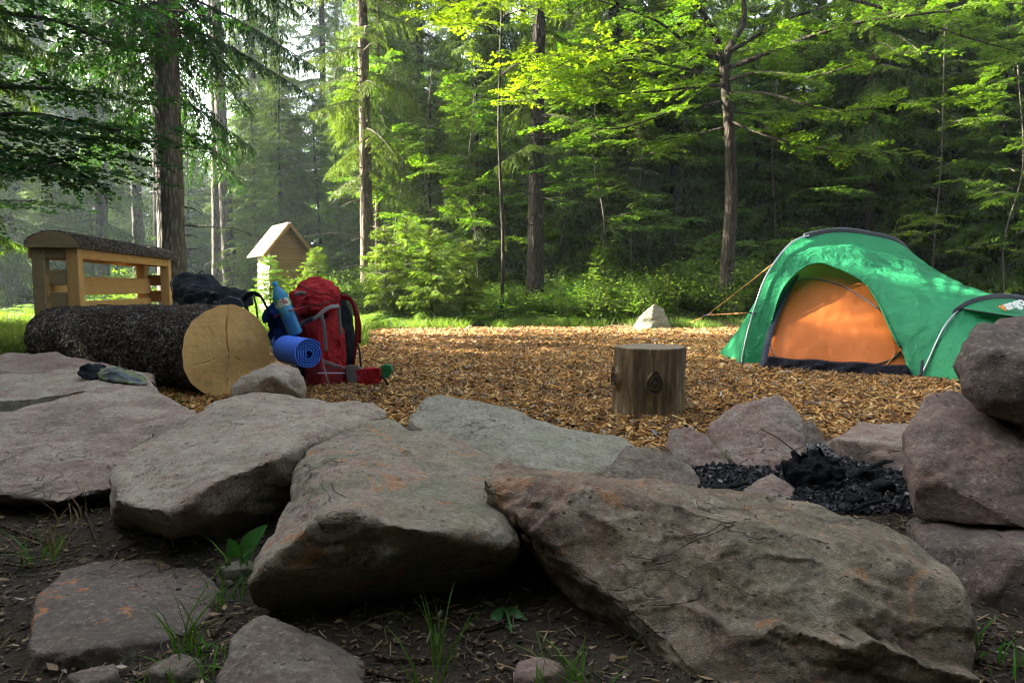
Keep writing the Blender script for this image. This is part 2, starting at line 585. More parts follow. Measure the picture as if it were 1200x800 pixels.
def ground_material():
    m, nt, out = new_mat('forest soil')
    v = coords(nt)
    n1 = tex_noise(nt, v, 1.1, 6, 0.6)
    n2 = tex_noise(nt, v, 18.0, 8, 0.7)
    n3 = tex_noise(nt, v, 90.0, 6, 0.7)
    soil = mix(nt, n2, (0.020, 0.015, 0.010), (0.062, 0.046, 0.031))
    soil = mix(nt, ramp(nt, n3, [(0.52, 0), (0.7, 0.7)]), soil, (0.11, 0.085, 0.066))
    moss = mix(nt, n2, (0.030, 0.055, 0.012), (0.075, 0.100, 0.022))
    litter = mix(nt, n3, (0.055, 0.032, 0.016), (0.14, 0.085, 0.042))
    back = mix(nt, ramp(nt, n1, [(0.42, 0), (0.6, 1)]), litter, moss)
    sep = nd(nt, 'ShaderNodeSeparateXYZ', {0: v})
    yb = math_(nt, 'ADD', sep.outputs[1], math_(nt, 'MULTIPLY', math_(nt, 'SUBTRACT', n1, 0.5), 3.0))
    f = math_(nt, 'MULTIPLY', math_(nt, 'SUBTRACT', yb, 3.2), 0.6, True)
    c = mix(nt, f, soil, back)
    princ(nt, out, Base_Color=c, Roughness=0.95, Normal=bump(nt, math_(nt, 'ADD', n2, math_(nt, 'MULTIPLY', n3, 0.5)), 0.9, 0.02)).inputs['Specular IOR Level'].default_value = 0.2
    return m


M['ground'] = ground_material()
# ------------------------------------------------------------------ world and sun
SUN_DIR = Vector((-0.80, 0.20, 0.43)).normalized()
SUN_EL = math.asin(SUN_DIR.z)
SUN_AZ = math.atan2(SUN_DIR.x, SUN_DIR.y)
world = bpy.data.worlds.new('World')
scene.world = world
world.use_nodes = True
wn = world.node_tree
wn.nodes.clear()
wo = wn.nodes.new('ShaderNodeOutputWorld')
bg = wn.nodes.new('ShaderNodeBackground')
sky = wn.nodes.new('ShaderNodeTexSky')
sky.sky_type = 'NISHITA'
sky.sun_disc = False
sky.sun_elevation = SUN_EL
sky.sun_rotation = SUN_AZ
sky.air_density = 0.7
sky.dust_density = 3.0
sky.ozone_density = 0.3
bw = wn.nodes.new('ShaderNodeRGBToBW')
wn.links.new(sky.outputs[0], bw.inputs[0])
thin = wn.nodes.new('ShaderNodeMix')          # sky mixed towards grey to take the blue cast out of the shade
thin.data_type = 'RGBA'
thin.inputs[0].default_value = 0.62
wn.links.new(sky.outputs[0], thin.inputs[6])
wn.links.new(bw.outputs[0], thin.inputs[7])
wn.links.new(thin.outputs[2], bg.inputs[0])
bg.inputs[1].default_value = 0.14
wn.links.new(bg.outputs[0], wo.inputs[0])

sun = bpy.data.lights.new('sun', 'SUN')
sun.energy = 5.0
sun.angle = R(0.6)
sun.color = (1.0, 0.92, 0.76)
so = bpy.data.objects.new('sun', sun)
so.rotation_euler = SUN_DIR.to_track_quat('Z', 'Y').to_euler()
so.location = SUN_DIR * 60
COL.objects.link(so)

vs = scene.view_settings
vs.view_transform = 'Standard'
vs.look = 'None'
vs.gamma = 1.0
vs.exposure = 3.85
cy = scene.cycles
cy.max_bounces = 6
cy.diffuse_bounces = 3
cy.glossy_bounces = 2
cy.transmission_bounces = 5
cy.transparent_max_bounces = 6
cy.volume_bounces = 0
cy.use_denoising = True
cy.filter_width = 1.15
cy.caustics_reflective = False
cy.caustics_refractive = False
cy.sample_clamp_indirect = 6.0

rng = np.random.default_rng(11)
rnd = random.Random(5)


# ------------------------------------------------------------------ ground
def axis_pts(a, b, fine0, fine1, step, coarse):
    out = [a]
    x = a
    while x < b:
        if fine0 <= x < fine1: s = step
        else:
            dd = (fine0 - x) if x < fine0 else (x - fine1)
            s = min(step + dd * 0.14, coarse)
        x = min(x + s, b)
        out.append(x)
    return np.array(out)


gx = axis_pts(-260, 260, -4, 5, 0.12, 14)
gy = axis_pts(-60, 420, 0.6, 3.2, 0.05, 14)
GX, GY = np.meshgrid(gx, gy)
GZ = gz(GX, GY)
nx, ny = len(gx), len(gy)
idx = np.arange(nx * ny).reshape(ny, nx)
Q = np.stack([idx[:-1, :-1], idx[:-1, 1:], idx[1:, 1:], idx[1:, :-1]], -1).reshape(-1, 4)
gm = mesh_np('forest_ground', np.stack([GX, GY, GZ], -1).reshape(-1, 3), Q, M['ground'], smooth=True)
tag(link('forest_ground', gm), 'dark forest soil under the rocks and the trees', 'ground', kind='structure')


# chip covered clearing: a sheet with an uneven edge
def chip_edges(x):
    near = 2.25 + 0.10 * np.sin(x * 2.3) + np.clip(-1.2 - x, 0, 9) * 1.15 + np.clip(x - 1.7, 0, 9) * .30
    far = 11.25 + 0.28 * np.sin(x * 0.9 + 0.6) + 0.12 * np.sin(x * 3.7) + 0.06 * np.sin(x * 8.3)
    return near, far


cx = np.linspace(-2.9, 9.0, 150)
rows = []
for t in np.linspace(0, 1, 120):
    n0, f0 = chip_edges(cx)
    yy = n0 + (f0 - n0) * t
    xx = cx + (0.15 * np.sin(yy * 2.2) + 0.08 * np.sin(yy * 5.3)) * np.exp(-np.abs(cx + 2.9))
    rows.append(np.stack([xx, yy, gz(xx, yy) + 0.006], -1))
P = np.array(rows)
ny, nx = P.shape[:2]
idx = np.arange(nx * ny).reshape(ny, nx)
Q = np.stack([idx[:-1, :-1], idx[:-1, 1:], idx[1:, 1:], idx[1:, :-1]], -1).reshape(-1, 4)
tag(link('clearing_floor', mesh_np('clearing_floor', P.reshape(-1, 3), Q, M['chip_floor'], smooth=True)),
    'camp clearing floor bedded with brown wood chips', 'clearing floor', kind='structure')


def rot_mats(yaw, pitch, roll):
    cy_, sy = np.cos(yaw), np.sin(yaw)
    cp, sp = np.cos(pitch), np.sin(pitch)
    cr, sr = np.cos(roll), np.sin(roll)
    z = np.zeros_like(yaw); o = np.ones_like(yaw)
    Rz = np.stack([cy_, -sy, z, sy, cy_, z, z, z, o], -1).reshape(-1, 3, 3)
    Ry = np.stack([cp, z, sp, z, o, z, -sp, z, cp], -1).reshape(-1, 3, 3)
    Rx = np.stack([o, z, z, z, cr, -sr, z, sr, cr], -1).reshape(-1, 3, 3)
    return Rz @ Ry @ Rx


def chips_at(X, Y, Z, L, W, T, tilt):
    n = len(X)
    base = np.array([[-1, -1, -1], [1, -1, -1], [1, 1, -1], [-1, 1, -1], [-1, -1, 1], [1, -1, 1], [1, 1, 1], [-1, 1, 1]], float) * .5
    v = np.repeat(base[None], n, 0)
    tap = rng.uniform(0.25, 1.0, (n, 2))
    v[:, [0, 3, 4, 7], 1] *= tap[:, :1]
    v[:, [1, 2, 5, 6], 1] *= tap[:, 1:]
    sk = rng.uniform(-.3, .3, (n, 1))
    v[:, :, 0] += sk * v[:, :, 1]
    v *= np.stack([L, W, T], -1)[:, None]
    Rm = rot_mats(rng.uniform(0, 2 * PI, n), rng.normal(0, tilt, n), rng.normal(0, tilt, n))
    v = np.einsum('nij,nkj->nki', Rm, v) + np.stack([X, Y, Z], -1)[:, None]
    f = np.array([[4, 5, 6, 7], [0, 1, 5, 4], [1, 2, 6, 5], [2, 3, 7, 6], [3, 0, 4, 7], [0, 3, 2, 1]])
    q = (np.arange(n)[:, None, None] * 8 + f[None]).reshape(-1, 4)
    return v.reshape(-1, 3), q


cv, cq, off = [], [], 0
for (y0, y1, dens, ls) in ((2.2, 3.6, 3600, 1.0), (3.6, 5.2, 2900, 1.0), (5.2, 7.6, 1900, 1.1), (7.6, 11.5, 950, 1.35)):
    xa, xb = -2.9, min(9.0, y1 * .95 + 1.2)
    n = int((y1 - y0) * (xb - xa) * dens)
    X = rng.uniform(xa, xb, n); Y = rng.uniform(y0, y1, n)
    keep = (Y < chip_edges(X)[1] + rng.normal(0, .12, n)) & (X < Y * .95 + 1.0) & (Y > chip_edges(X)[0] - .05) & (X > -Y * 0.55 - 0.3)
    keep &= (((X - 1.20) / .29) ** 2 + ((Y - 2.42) / .50) ** 2 > 1 + rng.normal(0, .12, len(X))) & ~((X > .60) & (X < 1.25) & (Y < 2.62))
    X, Y = X[keep], Y[keep]; n = len(X)
    L = (.016 + .075 * rng.random(n) ** 1.8) * ls; W = (.007 + .022 * rng.random(n) ** 1.6) * ls; T = rng.uniform(.003, .008, n)
    hump = 0.012 * (np.sin(X * 5.1 + Y * 3) * np.sin(Y * 4.3 - X) + 1)
    Z = gz(X, Y) + 0.010 + hump + rng.uniform(0, .016, n)
    a, b = chips_at(X, Y, Z, L, W, T, 0.30)
    cv.append(a); cq.append(b + off); off += len(a)
tag(link('wood_chips', mesh_np('wood_chips', np.concatenate(cv), np.concatenate(cq), M['chips'])),
    'loose brown and golden wood chips strewn over the clearing', 'wood chips', kind='stuff')

# ------------------------------------------------------------------ rocks
ROCKS = {}


def groove(V, N, path, width, depth, seed):
    """cut a crack along a 3D polyline into the surface"""
    d = np.full(len(V), 9.0)
    for a, b in zip(path, path[1:]):
        a = np.array(a); b = np.array(b)
        ab = b - a
        t = np.clip(((V - a) @ ab) / max(ab @ ab, 1e-9), 0, 1)
        d = np.minimum(d, np.linalg.norm(V - (a + t[:, None] * ab), axis=1))
    near = d < width * 2.2
    if near.any():
        d[near] += vnoise(V[near], 14, seed) * width * .5
    k = np.clip(1 - d / width, 0, 1) ** 1.5
    return V - N * (k * depth)[:, None]


def rock(label, pts, mat, voxel=0.012, smooth=2, amp=1.0, seed=1, back=None, cracks=(), name='rock', cat='rock', group='rocks around the fire ring', sink=None, world=(), ncut=9, ledges=(), lumpy=.45):
    W = [at(*p) for p in pts] + [Vector(p) for p in world]
    if back:                           # the same outline pushed back and a little inwards: the hidden far side
        c = sum(W, Vector()) / len(W)
        for p in list(W):
            q = p.lerp(c, 0.22)
            W.append(Vector((q.x * (q.y + back) / q.y, q.y + back, max(q.z * 0.75 - 0.02, -0.12))))
    if sink is not None:
        lo = [p for p in W if p.z < 0.14]
        W += [Vector((p.x, p.y + 0.03, sink)) for p in lo]
    me = hull_remesh(W, voxel, smooth, cuts=0 if len(W) < 3 else ncut, seed=seed)
    V = get_co(me); N = get_no(me)
    size = float(np.max(V.max(0) - V.min(0)))
    s = seed
    d = vfrac(V, 2.2 / max(size, .3), s, 3) * 0.035 * size * amp
    r = vnoise(V, 5.0 / max(size, .3), s + 3)
    st = np.abs(r)                     # creased facets
    d += (0.5 - np.minimum(st * 2.6, 1.0)) * -0.020 * size * amp
    r2 = np.abs(vnoise(V, 13.0 / max(size, .3), s + 21))
    d -= np.maximum(0, 1 - r2 * 7) * 0.012 * size * amp * np.clip(vnoise(V, 2.5, s + 2) * 3, 0, 1)
    # ledges: rounded steps of a noise field, as sandstone breaks
    g = vfrac(V * np.array([1, 1, 2.2]), 3.2 / max(size, .3), s + 11, 3) * 3.0
    fr = g - np.floor(g)
    d += (np.floor(g) + sst(0.45, 0.55, fr)) * 0.008 * amp * size
    g = vfrac(V * np.array([1, 1, 1.6]), 9.0, s + 31, 3) * 2.5
    fr = g - np.floor(g)
    d += (np.floor(g) + sst(0.44, 0.56, fr)) * 0.0032 * amp * lumpy
    d += vfrac(V, 16, s + 5, 4) * 0.009 * amp * lumpy
    d += np.minimum(vfrac(V, 30, s + 9, 3) + .15, 0) * 0.006 * amp
    V = V + N * d[:, None]
    set_co(me, V)
    N = get_no(me)
    for i, (path, w, dep) in enumerate(cracks):
        V = groove(V, N, [at(*p) for p in path], w, dep, s + i)
    for i, (path, hgt, fall) in enumerate(ledges):      # a broken layer that stands proud below its upper edge
        X_, Y_ = proj_np(V)
        path = sorted(path)
        lx, ly = [p[0] for p in path], [p[1] for p in path]
        sd = Y_ - np.interp(X_, lx, ly) + vnoise(V, 22, s + 40 + i) * 7 + vnoise(V, 60, s + 50 + i) * 3
        ends = sst(lx[0] - 8, lx[0] + 14, X_) * sst(lx[-1] + 8, lx[-1] - 14, X_)
        front = np.clip(-(N[:, 1]) * 1.6 + N[:, 2] * .9, 0, 1)
        push = sst(-1.5, 2.5, sd) * np.exp(-np.clip(sd, 0, 900) / fall) * ends * front
        V = V + np.array([0, -.8, .25]) * (push * hgt)[:, None]
    set_co(me, V)
    me.materials.append(mat)
    me.polygons.foreach_set('use_smooth', [True] * len(me.polygons))
    o = link(name, me, origin=(float(V[:, 0].mean()), float(V[:, 1].mean()), 0.0))
    tag(o, label, cat, group)
    return o


MR = {
    'big': rock_mat('big front rock', (0.185, 0.110, 0.080), (0.150, 0.130, 0.090), (0.30, 0.245, 0.185), 1, orange=0.5, lichen=0.4, green=0.10, dark=0.85),
    'centre': rock_mat('centre rock', (0.26, 0.18, 0.155), (0.205, 0.19, 0.135), (0.27, 0.24, 0.20), 2, orange=0.65, lichen=0.45, green=0.8, dark=0.2),
    'grey': rock_mat('grey rock', (0.28, 0.245, 0.205), (0.36, 0.32, 0.27), (0.25, 0.165, 0.14), 3, lichen=0.7, dark=0.25),
    'left': rock_mat('pink striped rock', (0.265, 0.180, 0.160), (0.26, 0.215, 0.185), (0.37, 0.325, 0.285), 4, lichen=0.5, strata=0.55, srot=(0.7, 0.5, 0.6), dark=0.2),
    'red': rock_mat('reddish rock', (0.23, 0.145, 0.125), (0.20, 0.15, 0.13), (0.26, 0.22, 0.19), 13, lichen=0.25, strata=0.3, dark=0.3),
    'slab': rock_mat('dark slab', (0.115, 0.095, 0.088), (0.10, 0.085, 0.072), MAUVE, 5, orange=0.95, lichen=0.12, dark=0.12),
    'ridge': rock_mat('grey green ridge rock', (0.25, 0.235, 0.20), (0.23, 0.23, 0.175), (0.34, 0.32, 0.28), 6, lichen=0.5, green=0.6, dark=0.3),
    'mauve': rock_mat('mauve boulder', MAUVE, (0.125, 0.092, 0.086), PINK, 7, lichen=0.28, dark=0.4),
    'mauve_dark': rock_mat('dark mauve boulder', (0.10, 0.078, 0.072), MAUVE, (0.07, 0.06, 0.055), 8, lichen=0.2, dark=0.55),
    'pinkfire': rock_mat('pink fire stone', (0.23, 0.15, 0.135), PINK, PALE, 9, lichen=0.35, dark=0.25),
    'brown': rock_mat('brown stone', BROWN, (0.12, 0.085, 0.075), GREY, 10, lichen=0.2, dark=0.4),
    'moss': rock_mat('mossy stone', (0.13, 0.13, 0.09), (0.10, 0.115, 0.05), (0.17, 0.16, 0.13), 12, lichen=0.35, green=0.9, dark=0.5),
}

# far left rocks
rock('flat reddish rock behind the other rocks at the foot of the bark log',
     [(-60, 416, 4.4), (0, 413, 4.4), (60, 415, 4.35), (130, 428, 4.15), (182, 440, 4.0), (182, 447, 3.9), (100, 441, 3.9), (0, 437, 3.95), (-60, 437, 3.95)],
     MR['red'], 0.012, 1, 0.6, 21, ncut=3, world=[(-3.5, 4.3, -.05), (-2.25, 4.2, -.05), (-3.5, 4.5, -.05), (-2.4, 4.4, -.05)])
rock('long grey rock with a dark bundled garment lying on it',
     [(-60, 442, 3.7), (0, 440, 3.7), (95, 434, 3.75), (165, 438, 3.65), (190, 457, 3.5), (160, 452, 3.28), (100, 457, 3.22), (0, 468, 3.16), (-60, 474, 3.16), (140, 475, 3.26), (0, 500, 3.16)],
     MR['grey'], 0.012, 1, 0.55, 22, ncut=3, world=[(-2.9, 3.35, -.05), (-1.8, 3.4, -.05), (-1.95, 3.7, -.05), (-2.9, 3.7, -.05)])
rock('broad pink grey slab with faint diagonal bands, sloping up from the bare soil',
     [(-130, 525, 2.35), (-110, 510, 2.62), (0, 494, 2.70), (60, 470, 2.95), (142, 450, 3.05), (178, 455, 2.95), (232, 479, 2.75), (222, 500, 2.6),
      (128, 572, 2.08), (68, 588, 2.0), (0, 574, 2.03), (-120, 565, 2.03), (135, 592, 2.22), (68, 606, 2.18), (0, 598, 2.2), (-110, 590, 2.2)],
     MR['left'], 0.0095, 1, 0.5, 23, ncut=2, ledges=[([(0, 550), (100, 512), (210, 470)], .012, 18), ([(40, 580), (130, 540), (225, 490)], .010, 16), ([(-60, 525), (60, 490), (150, 455)], .008, 14)], world=[(-2.2, 2.5, -.06), (-1.2, 2.9, -.06), (-1.0, 2.6, -.06), (-1.6, 3.0, -.06)],
     cracks=[([(40, 560, 2.2), (120, 520, 2.45), (200, 485, 2.75)], .012, .010)])
rock('pale grey rock with small pits and dark undercut front, left of the rust stained rock',
     [(128, 560, 2.02), (150, 520, 2.3), (215, 490, 2.55), (250, 472, 2.75), (300, 466, 2.85), (440, 468, 2.75), (452, 486, 2.6), (356, 531, 2.1),
      (129, 586, 1.80), (197, 601, 1.63), (252, 565, 1.74), (315, 539, 1.88), (142, 620, 2.06), (205, 655, 2.02), (275, 655, 2.06), (330, 620, 2.14)],
     MR['grey'], 0.0085, 1, 0.55, 24, ncut=2, ledges=[([(130, 584), (200, 596), (255, 560), (340, 530)], .012, 14), ([(180, 540), (260, 500), (380, 505)], .008, 20)], world=[(-1.1, 2.5, -.05), (-.5, 2.8, -.05), (-.6, 2.2, -.05)],
     cracks=[([(213, 502, 2.5), (224, 499, 2.52)], .022, .030), ([(318, 520, 2.2), (330, 518, 2.2)], .014, .018),
             ([(270, 490, 2.65), (300, 498, 2.6)], .009, .010), ([(160, 580, 1.95), (166, 582, 1.93)], .012, .014)])
rock('massive greenish pink rock stained with rust above a deeply shaded face',
     [(357, 523, 2.08), (352, 545, 1.95), (344, 562, 1.85), (292, 684, 1.40), (299, 705, 1.44), (326, 648, 1.39), (380, 609, 1.38), (411, 604, 1.38), (479, 618, 1.37),
      (537, 626, 1.38), (573, 630, 1.42), (600, 640, 1.50), (353, 735, 1.64), (470, 735, 1.70), (515, 725, 1.74), (590, 700, 1.80),
      (372, 503, 2.3), (452, 487, 2.5), (515, 505, 2.4), (587, 536, 2.15), (612, 560, 1.95)],
     MR['centre'], 0.0078, 1, 0.55, 25, ncut=2, ledges=[([(346, 578), (380, 560), (430, 552), (470, 585), (560, 600)], .012, 20), ([(330, 640), (380, 600), (410, 597), (480, 612), (575, 622)], .012, 14), ([(360, 545), (420, 520), (520, 530), (590, 560)], .010, 18)], world=[(-.6, 2.2, -.06), (.05, 2.3, -.06)],
     cracks=[([(372, 572, 1.72), (395, 545, 1.85), (430, 540, 1.95), (440, 560, 1.8), (400, 585, 1.68)], .010, .009),
             ([(300, 690, 1.5), (350, 690, 1.5)], .008, .012), ([(470, 588, 1.7), (560, 600, 1.68)], .01, .007)])
rock('long grey green ridge of rock behind the front rocks, before the chip floor',
     [(474, 489, 2.72), (490, 472, 2.85), (512, 461, 2.95), (546, 470, 2.95), (620, 491, 2.85), (742, 519, 2.7), (745, 530, 2.6), (705, 556, 2.35),
      (640, 556, 2.3), (565, 530, 2.45), (500, 505, 2.6)],
     MR['ridge'], 0.011, 1, 0.55, 26, sink=-.06, world=[(-.4, 2.6, -.06), (.3, 2.35, -.06), (.45, 2.7, -.06), (-.3, 2.95, -.06)],
     cracks=[([(545, 492, 2.75), (580, 505, 2.68), (625, 503, 2.75)], .016, .014)])
rock('low brown stone against the right end of the grey green ridge rock',
     [(704, 557, 2.25), (735, 520, 2.45), (780, 527, 2.45), (812, 548, 2.4), (828, 572, 2.28), (800, 580, 2.2), (720, 575, 2.18)],
     MR['brown'], 0.009, 1, 0.6, 27, sink=-.04, world=[(.4, 2.5, -.04), (.62, 2.55, -.04)])
rock('huge long front rock with ledges and a dark pocket, leaning before the fire ring',
     [(561, 562, 1.60), (585, 543, 1.70), (610, 541, 1.76), (660, 555, 1.78), (745, 565, 1.78), (830, 570, 1.76), (905, 588, 1.72), (960, 594, 1.68), (1060, 631, 1.56), (1125, 667, 1.44),
      (1142, 692, 1.36), (1138, 760, 1.25), (1132, 860, 1.16), (900, 860, 1.14), (840, 830, 1.20), (778, 794, 1.29), (690, 742, 1.47), (628, 676, 1.62), (576, 610, 1.66),
      (690, 572, 1.56), (760, 582, 1.50), (860, 598, 1.45), (960, 622, 1.38), (1060, 656, 1.32), (1120, 690, 1.28), (640, 600, 1.54), (850, 690, 1.32), (1000, 720, 1.24)],
     MR['big'], 0.0070, 1, 0.62, 28, ncut=4, lumpy=.75,
     ledges=[([(800, 702), (830, 716), (850, 732), (900, 722), (960, 742), (1020, 748), (1090, 775), (1135, 790)], .080, 50), ([(606, 634), (640, 602), (668, 575), (694, 556)], .030, 45),
             ([(592, 612), (622, 588), (652, 560)], .014, 25), ([(700, 604), (760, 600), (850, 628), (950, 655), (1050, 690)], .016, 30), ([(830, 655), (858, 622), (900, 612), (925, 626)], .020, 22),
             ([(640, 690), (700, 690), (740, 730), (770, 770)], .02, 40), ([(900, 690), (950, 680), (1010, 700), (1080, 730)], .014, 25)], world=[(.1, 2.0, -.05), (.5, 2.08, -.08), (.95, 1.95, -.08), (1.05, 1.6, -.08)],
     cracks=[([(668, 566, 1.76), (640, 600, 1.68), (618, 622, 1.62)], .026, .026), ([(645, 562, 1.8), (622, 590, 1.7), (598, 606, 1.68)], .010, .010),
             ([(745, 688, 1.46), (770, 698, 1.42), (795, 712, 1.38)], .050, .065), ([(765, 640, 1.45), (772, 690, 1.42)], .022, .018),
             ([(830, 735, 1.34), (900, 722, 1.37), (960, 742, 1.32), (1020, 748, 1.3), (1090, 775, 1.26)], .016, .022),
             ([(850, 640, 1.58), (880, 615, 1.63), (910, 618, 1.62)], .020, .020), ([(900, 650, 1.56), (925, 625, 1.6)], .014, .016),
             ([(760, 605, 1.66), (820, 600, 1.68)], .014, .014), ([(935, 670, 1.48), (955, 705, 1.4), (990, 690, 1.42)], .014, .016),
             ([(700, 700, 1.5), (740, 640, 1.6)], .012, .008)])
rock('dark flat slab spotted with orange lichen, lying on the bare soil',
     [(32, 748, 1.30), (45, 695, 1.50), (88, 656, 1.68), (170, 653, 1.74), (233, 662, 1.70), (252, 690, 1.56), (245, 720, 1.46), (205, 752, 1.34), (140, 757, 1.29), (40, 765, 1.26),
      (40, 787, 1.27), (150, 784, 1.29), (210, 764, 1.36), (250, 728, 1.47)],
     MR['slab'], 0.007, 1, 0.40, 29, ledges=[([(60, 775), (110, 757), (160, 738), (225, 722)], .012, 18)], world=[(-1.1, 1.5, -.08), (-.7, 1.65, -.08), (-.7, 1.35, -.08), (-.95, 1.25, -.09), (-.75, 1.28, -.09)],
     cracks=[([(110, 758, 1.30), (160, 738, 1.36), (205, 726, 1.41)], .007, .012)], name='slab_rock')
rock('small brown rock with a peaked top in front of the rusty stained rock',
     [(248, 792, 1.15), (268, 742, 1.24), (298, 714, 1.32), (318, 720, 1.31), (345, 752, 1.24), (385, 770, 1.2), (425, 800, 1.14), (330, 815, 1.08), (255, 815, 1.10)],
     MR['brown'], 0.007, 2, 0.5, 30, world=[(-.5, 1.35, -.06), (-.3, 1.35, -.06), (-.5, 1.08, -.09), (-.22, 1.1, -.09)], cracks=[([(318, 735, 1.25), (330, 770, 1.17)], .012, .008)])
rock('rounded grey stone wedged under the sawn face of the log',
     [(267, 455, 3.95), (280, 442, 4.0), (322, 424, 4.08), (350, 430, 4.05), (360, 450, 4.0), (355, 466, 3.95), (300, 469, 3.88), (272, 467, 3.9), (320, 440, 3.85)],
     MR['grey'], 0.010, 2, 0.5, 31, back=0.12, world=[(-1.6, 4.0, -.03), (-1.25, 4.05, -.03)])
# fire ring
rock('narrow pink stone tilted beside the fire ash',
     [(779, 520, 2.6), (786, 499, 2.68), (800, 495, 2.72), (830, 512, 2.7), (870, 548, 2.6), (876, 562, 2.52), (835, 565, 2.48), (800, 545, 2.52)],
     MR['pinkfire'], 0.009, 1, 0.6, 32, sink=-.03)
rock('pink grey wedge shaped stone standing at the back of the fire ring',
     [(829, 502, 2.72), (860, 475, 2.85), (913, 461, 2.88), (925, 466, 2.86), (940, 492, 2.78), (946, 530, 2.66), (935, 558, 2.52), (880, 558, 2.50), (835, 520, 2.66)],
     MR['pinkfire'], 0.010, 1, 0.6, 33, sink=-.03, world=[(.85, 2.9, -.02), (1.1, 2.9, -.02)])
rock('small grey stone leaning behind the wedge shaped fire stone',
     [(940, 492, 2.92), (952, 490, 2.94), (967, 518, 2.88), (958, 534, 2.80), (938, 534, 2.78)], MR['brown'], 0.009, 1, 0.6, 34, back=.08, sink=-.02)
rock('flat topped pale pink stone with a sooty dark side in the fire ring',
     [(981, 512, 2.68), (1010, 494, 2.9), (1070, 497, 2.9), (1080, 520, 2.62), (1078, 545, 2.55), (1060, 562, 2.47), (985, 536, 2.66), (1000, 517, 2.62), (1072, 524, 2.52)],
     MR['pinkfire'], 0.010, 1, 0.5, 35, world=[(1.3, 2.7, -.03), (1.6, 2.7, -.03), (1.35, 3.0, -.03)])
rock('small pale stone in the ash before the wedge shaped stone',
     [(872, 572, 2.16), (886, 560, 2.22), (905, 553, 2.25), (932, 570, 2.22), (928, 588, 2.12), (876, 586, 2.10)], MR['pinkfire'], 0.007, 2, 0.6, 36, sink=-.02)
# stacked boulders at the right edge
rock('dark rounded boulder, topmost of the stack in front of the tent',
     [(1120, 432, 1.9), (1128, 405, 1.92), (1150, 380, 1.98), (1175, 374, 2.02), (1240, 370, 2.05), (1290, 420, 2.0), (1270, 500, 1.85), (1230, 512, 1.80), (1196, 500, 1.80), (1150, 478, 1.84), (1126, 455, 1.87), (1190, 430, 1.72)],
     MR['mauve_dark'], 0.010, 1, 0.6, 37, back=0.28, ncut=14, group='boulders stacked beside the fire ring')
rock('mauve boulder in the middle of the stack beside the fire ash',
     [(1056, 562, 1.90), (1060, 508, 1.96), (1086, 464, 2.06), (1112, 456, 2.08), (1138, 470, 2.05), (1200, 503, 1.95), (1290, 515, 1.9), (1290, 628, 1.64), (1200, 622, 1.62), (1070, 612, 1.76), (1095, 500, 1.88), (1200, 530, 1.76), (1078, 560, 1.74)],
     MR['mauve'], 0.010, 1, 0.6, 38, back=0.3, ncut=14, cracks=[([(1110, 475, 2.0), (1112, 510, 1.9), (1070, 535, 1.9)], .014, .018), ([(1170, 590, 1.72), (1195, 520, 1.85)], .01, .01)], group='boulders stacked beside the fire ring')
rock('shaded mauve boulder at the bottom of the stack, set in the soil',
     [(1070, 616, 1.86), (1120, 608, 1.80), (1200, 618, 1.68), (1290, 628, 1.60), (1300, 740, 1.46), (1200, 748, 1.46), (1130, 742, 1.50), (1085, 640, 1.66), (1080, 660, 1.84), (1200, 640, 1.52)],
     MR['mauve_dark'], 0.010, 1, 0.6, 39, back=0.35, ncut=10, world=[(1.0, 1.6, -.06), (1.4, 1.6, -.06)], group='boulders stacked beside the fire ring')
rock('mossy pale rock at the far edge of the clearing below the bushes',
     [(740, 386, 11.0), (750, 370, 11.1), (766, 357, 11.2), (777, 361, 11.2), (787, 386, 11.0), (762, 389, 10.8)], MR['moss'], 0.02, 1, 0.7, 40, back=.35, group='stones')
for i, (lb, x, y, s, mt) in enumerate([
        ('small reddish stone in the soil below the huge front rock', 632, 793, .045, 'pinkfire'), ('greenish pebble half buried between slab and rusty rock', 282, 672, .05, 'moss'),
        ('flat grey stone in the grass at the lower edge', 205, 792, .05, 'brown'), ('grey stone beside the flat slab, in the soil', 112, 799, .045, 'brown')]):
    c = onz(x, y, -.02)
    pr = random.Random(i)
    rock(lb, [], MR[mt], 0.006, 2, 0.5, 50 + i, world=[(c.x + math.cos(a) * s * pr.uniform(.8, 1.3), c.y + math.sin(a) * s * .8, c.z + h) for a in np.linspace(0, 2 * PI, 8)[:-1] for h in (-.03, s * pr.uniform(.3, .6))], name='stone', cat='stone', group='small stones in the soil')

# white stones in the grass by the left edge
for i, (x, y, s) in enumerate([(4, 402, .08), (17, 404, .06), (27, 408, .07), (10, 411, .05), (-8, 405, .07)]):
    c = onz(x, y, 0.03)
    pr = random.Random(i + 70)
    rock('pale rounded stone in the grass left of the bark log', [], MR['moss'], 0.015, 2, 0.4, 60 + i, world=[(c.x + math.cos(a) * s, c.y + math.sin(a) * s * .8, c.z + h) for a in np.linspace(0, 2 * PI, 7)[:-1] for h in (-.03, s * pr.uniform(.6, .9))], name='stone', cat='stone', group='pale stones by the log')

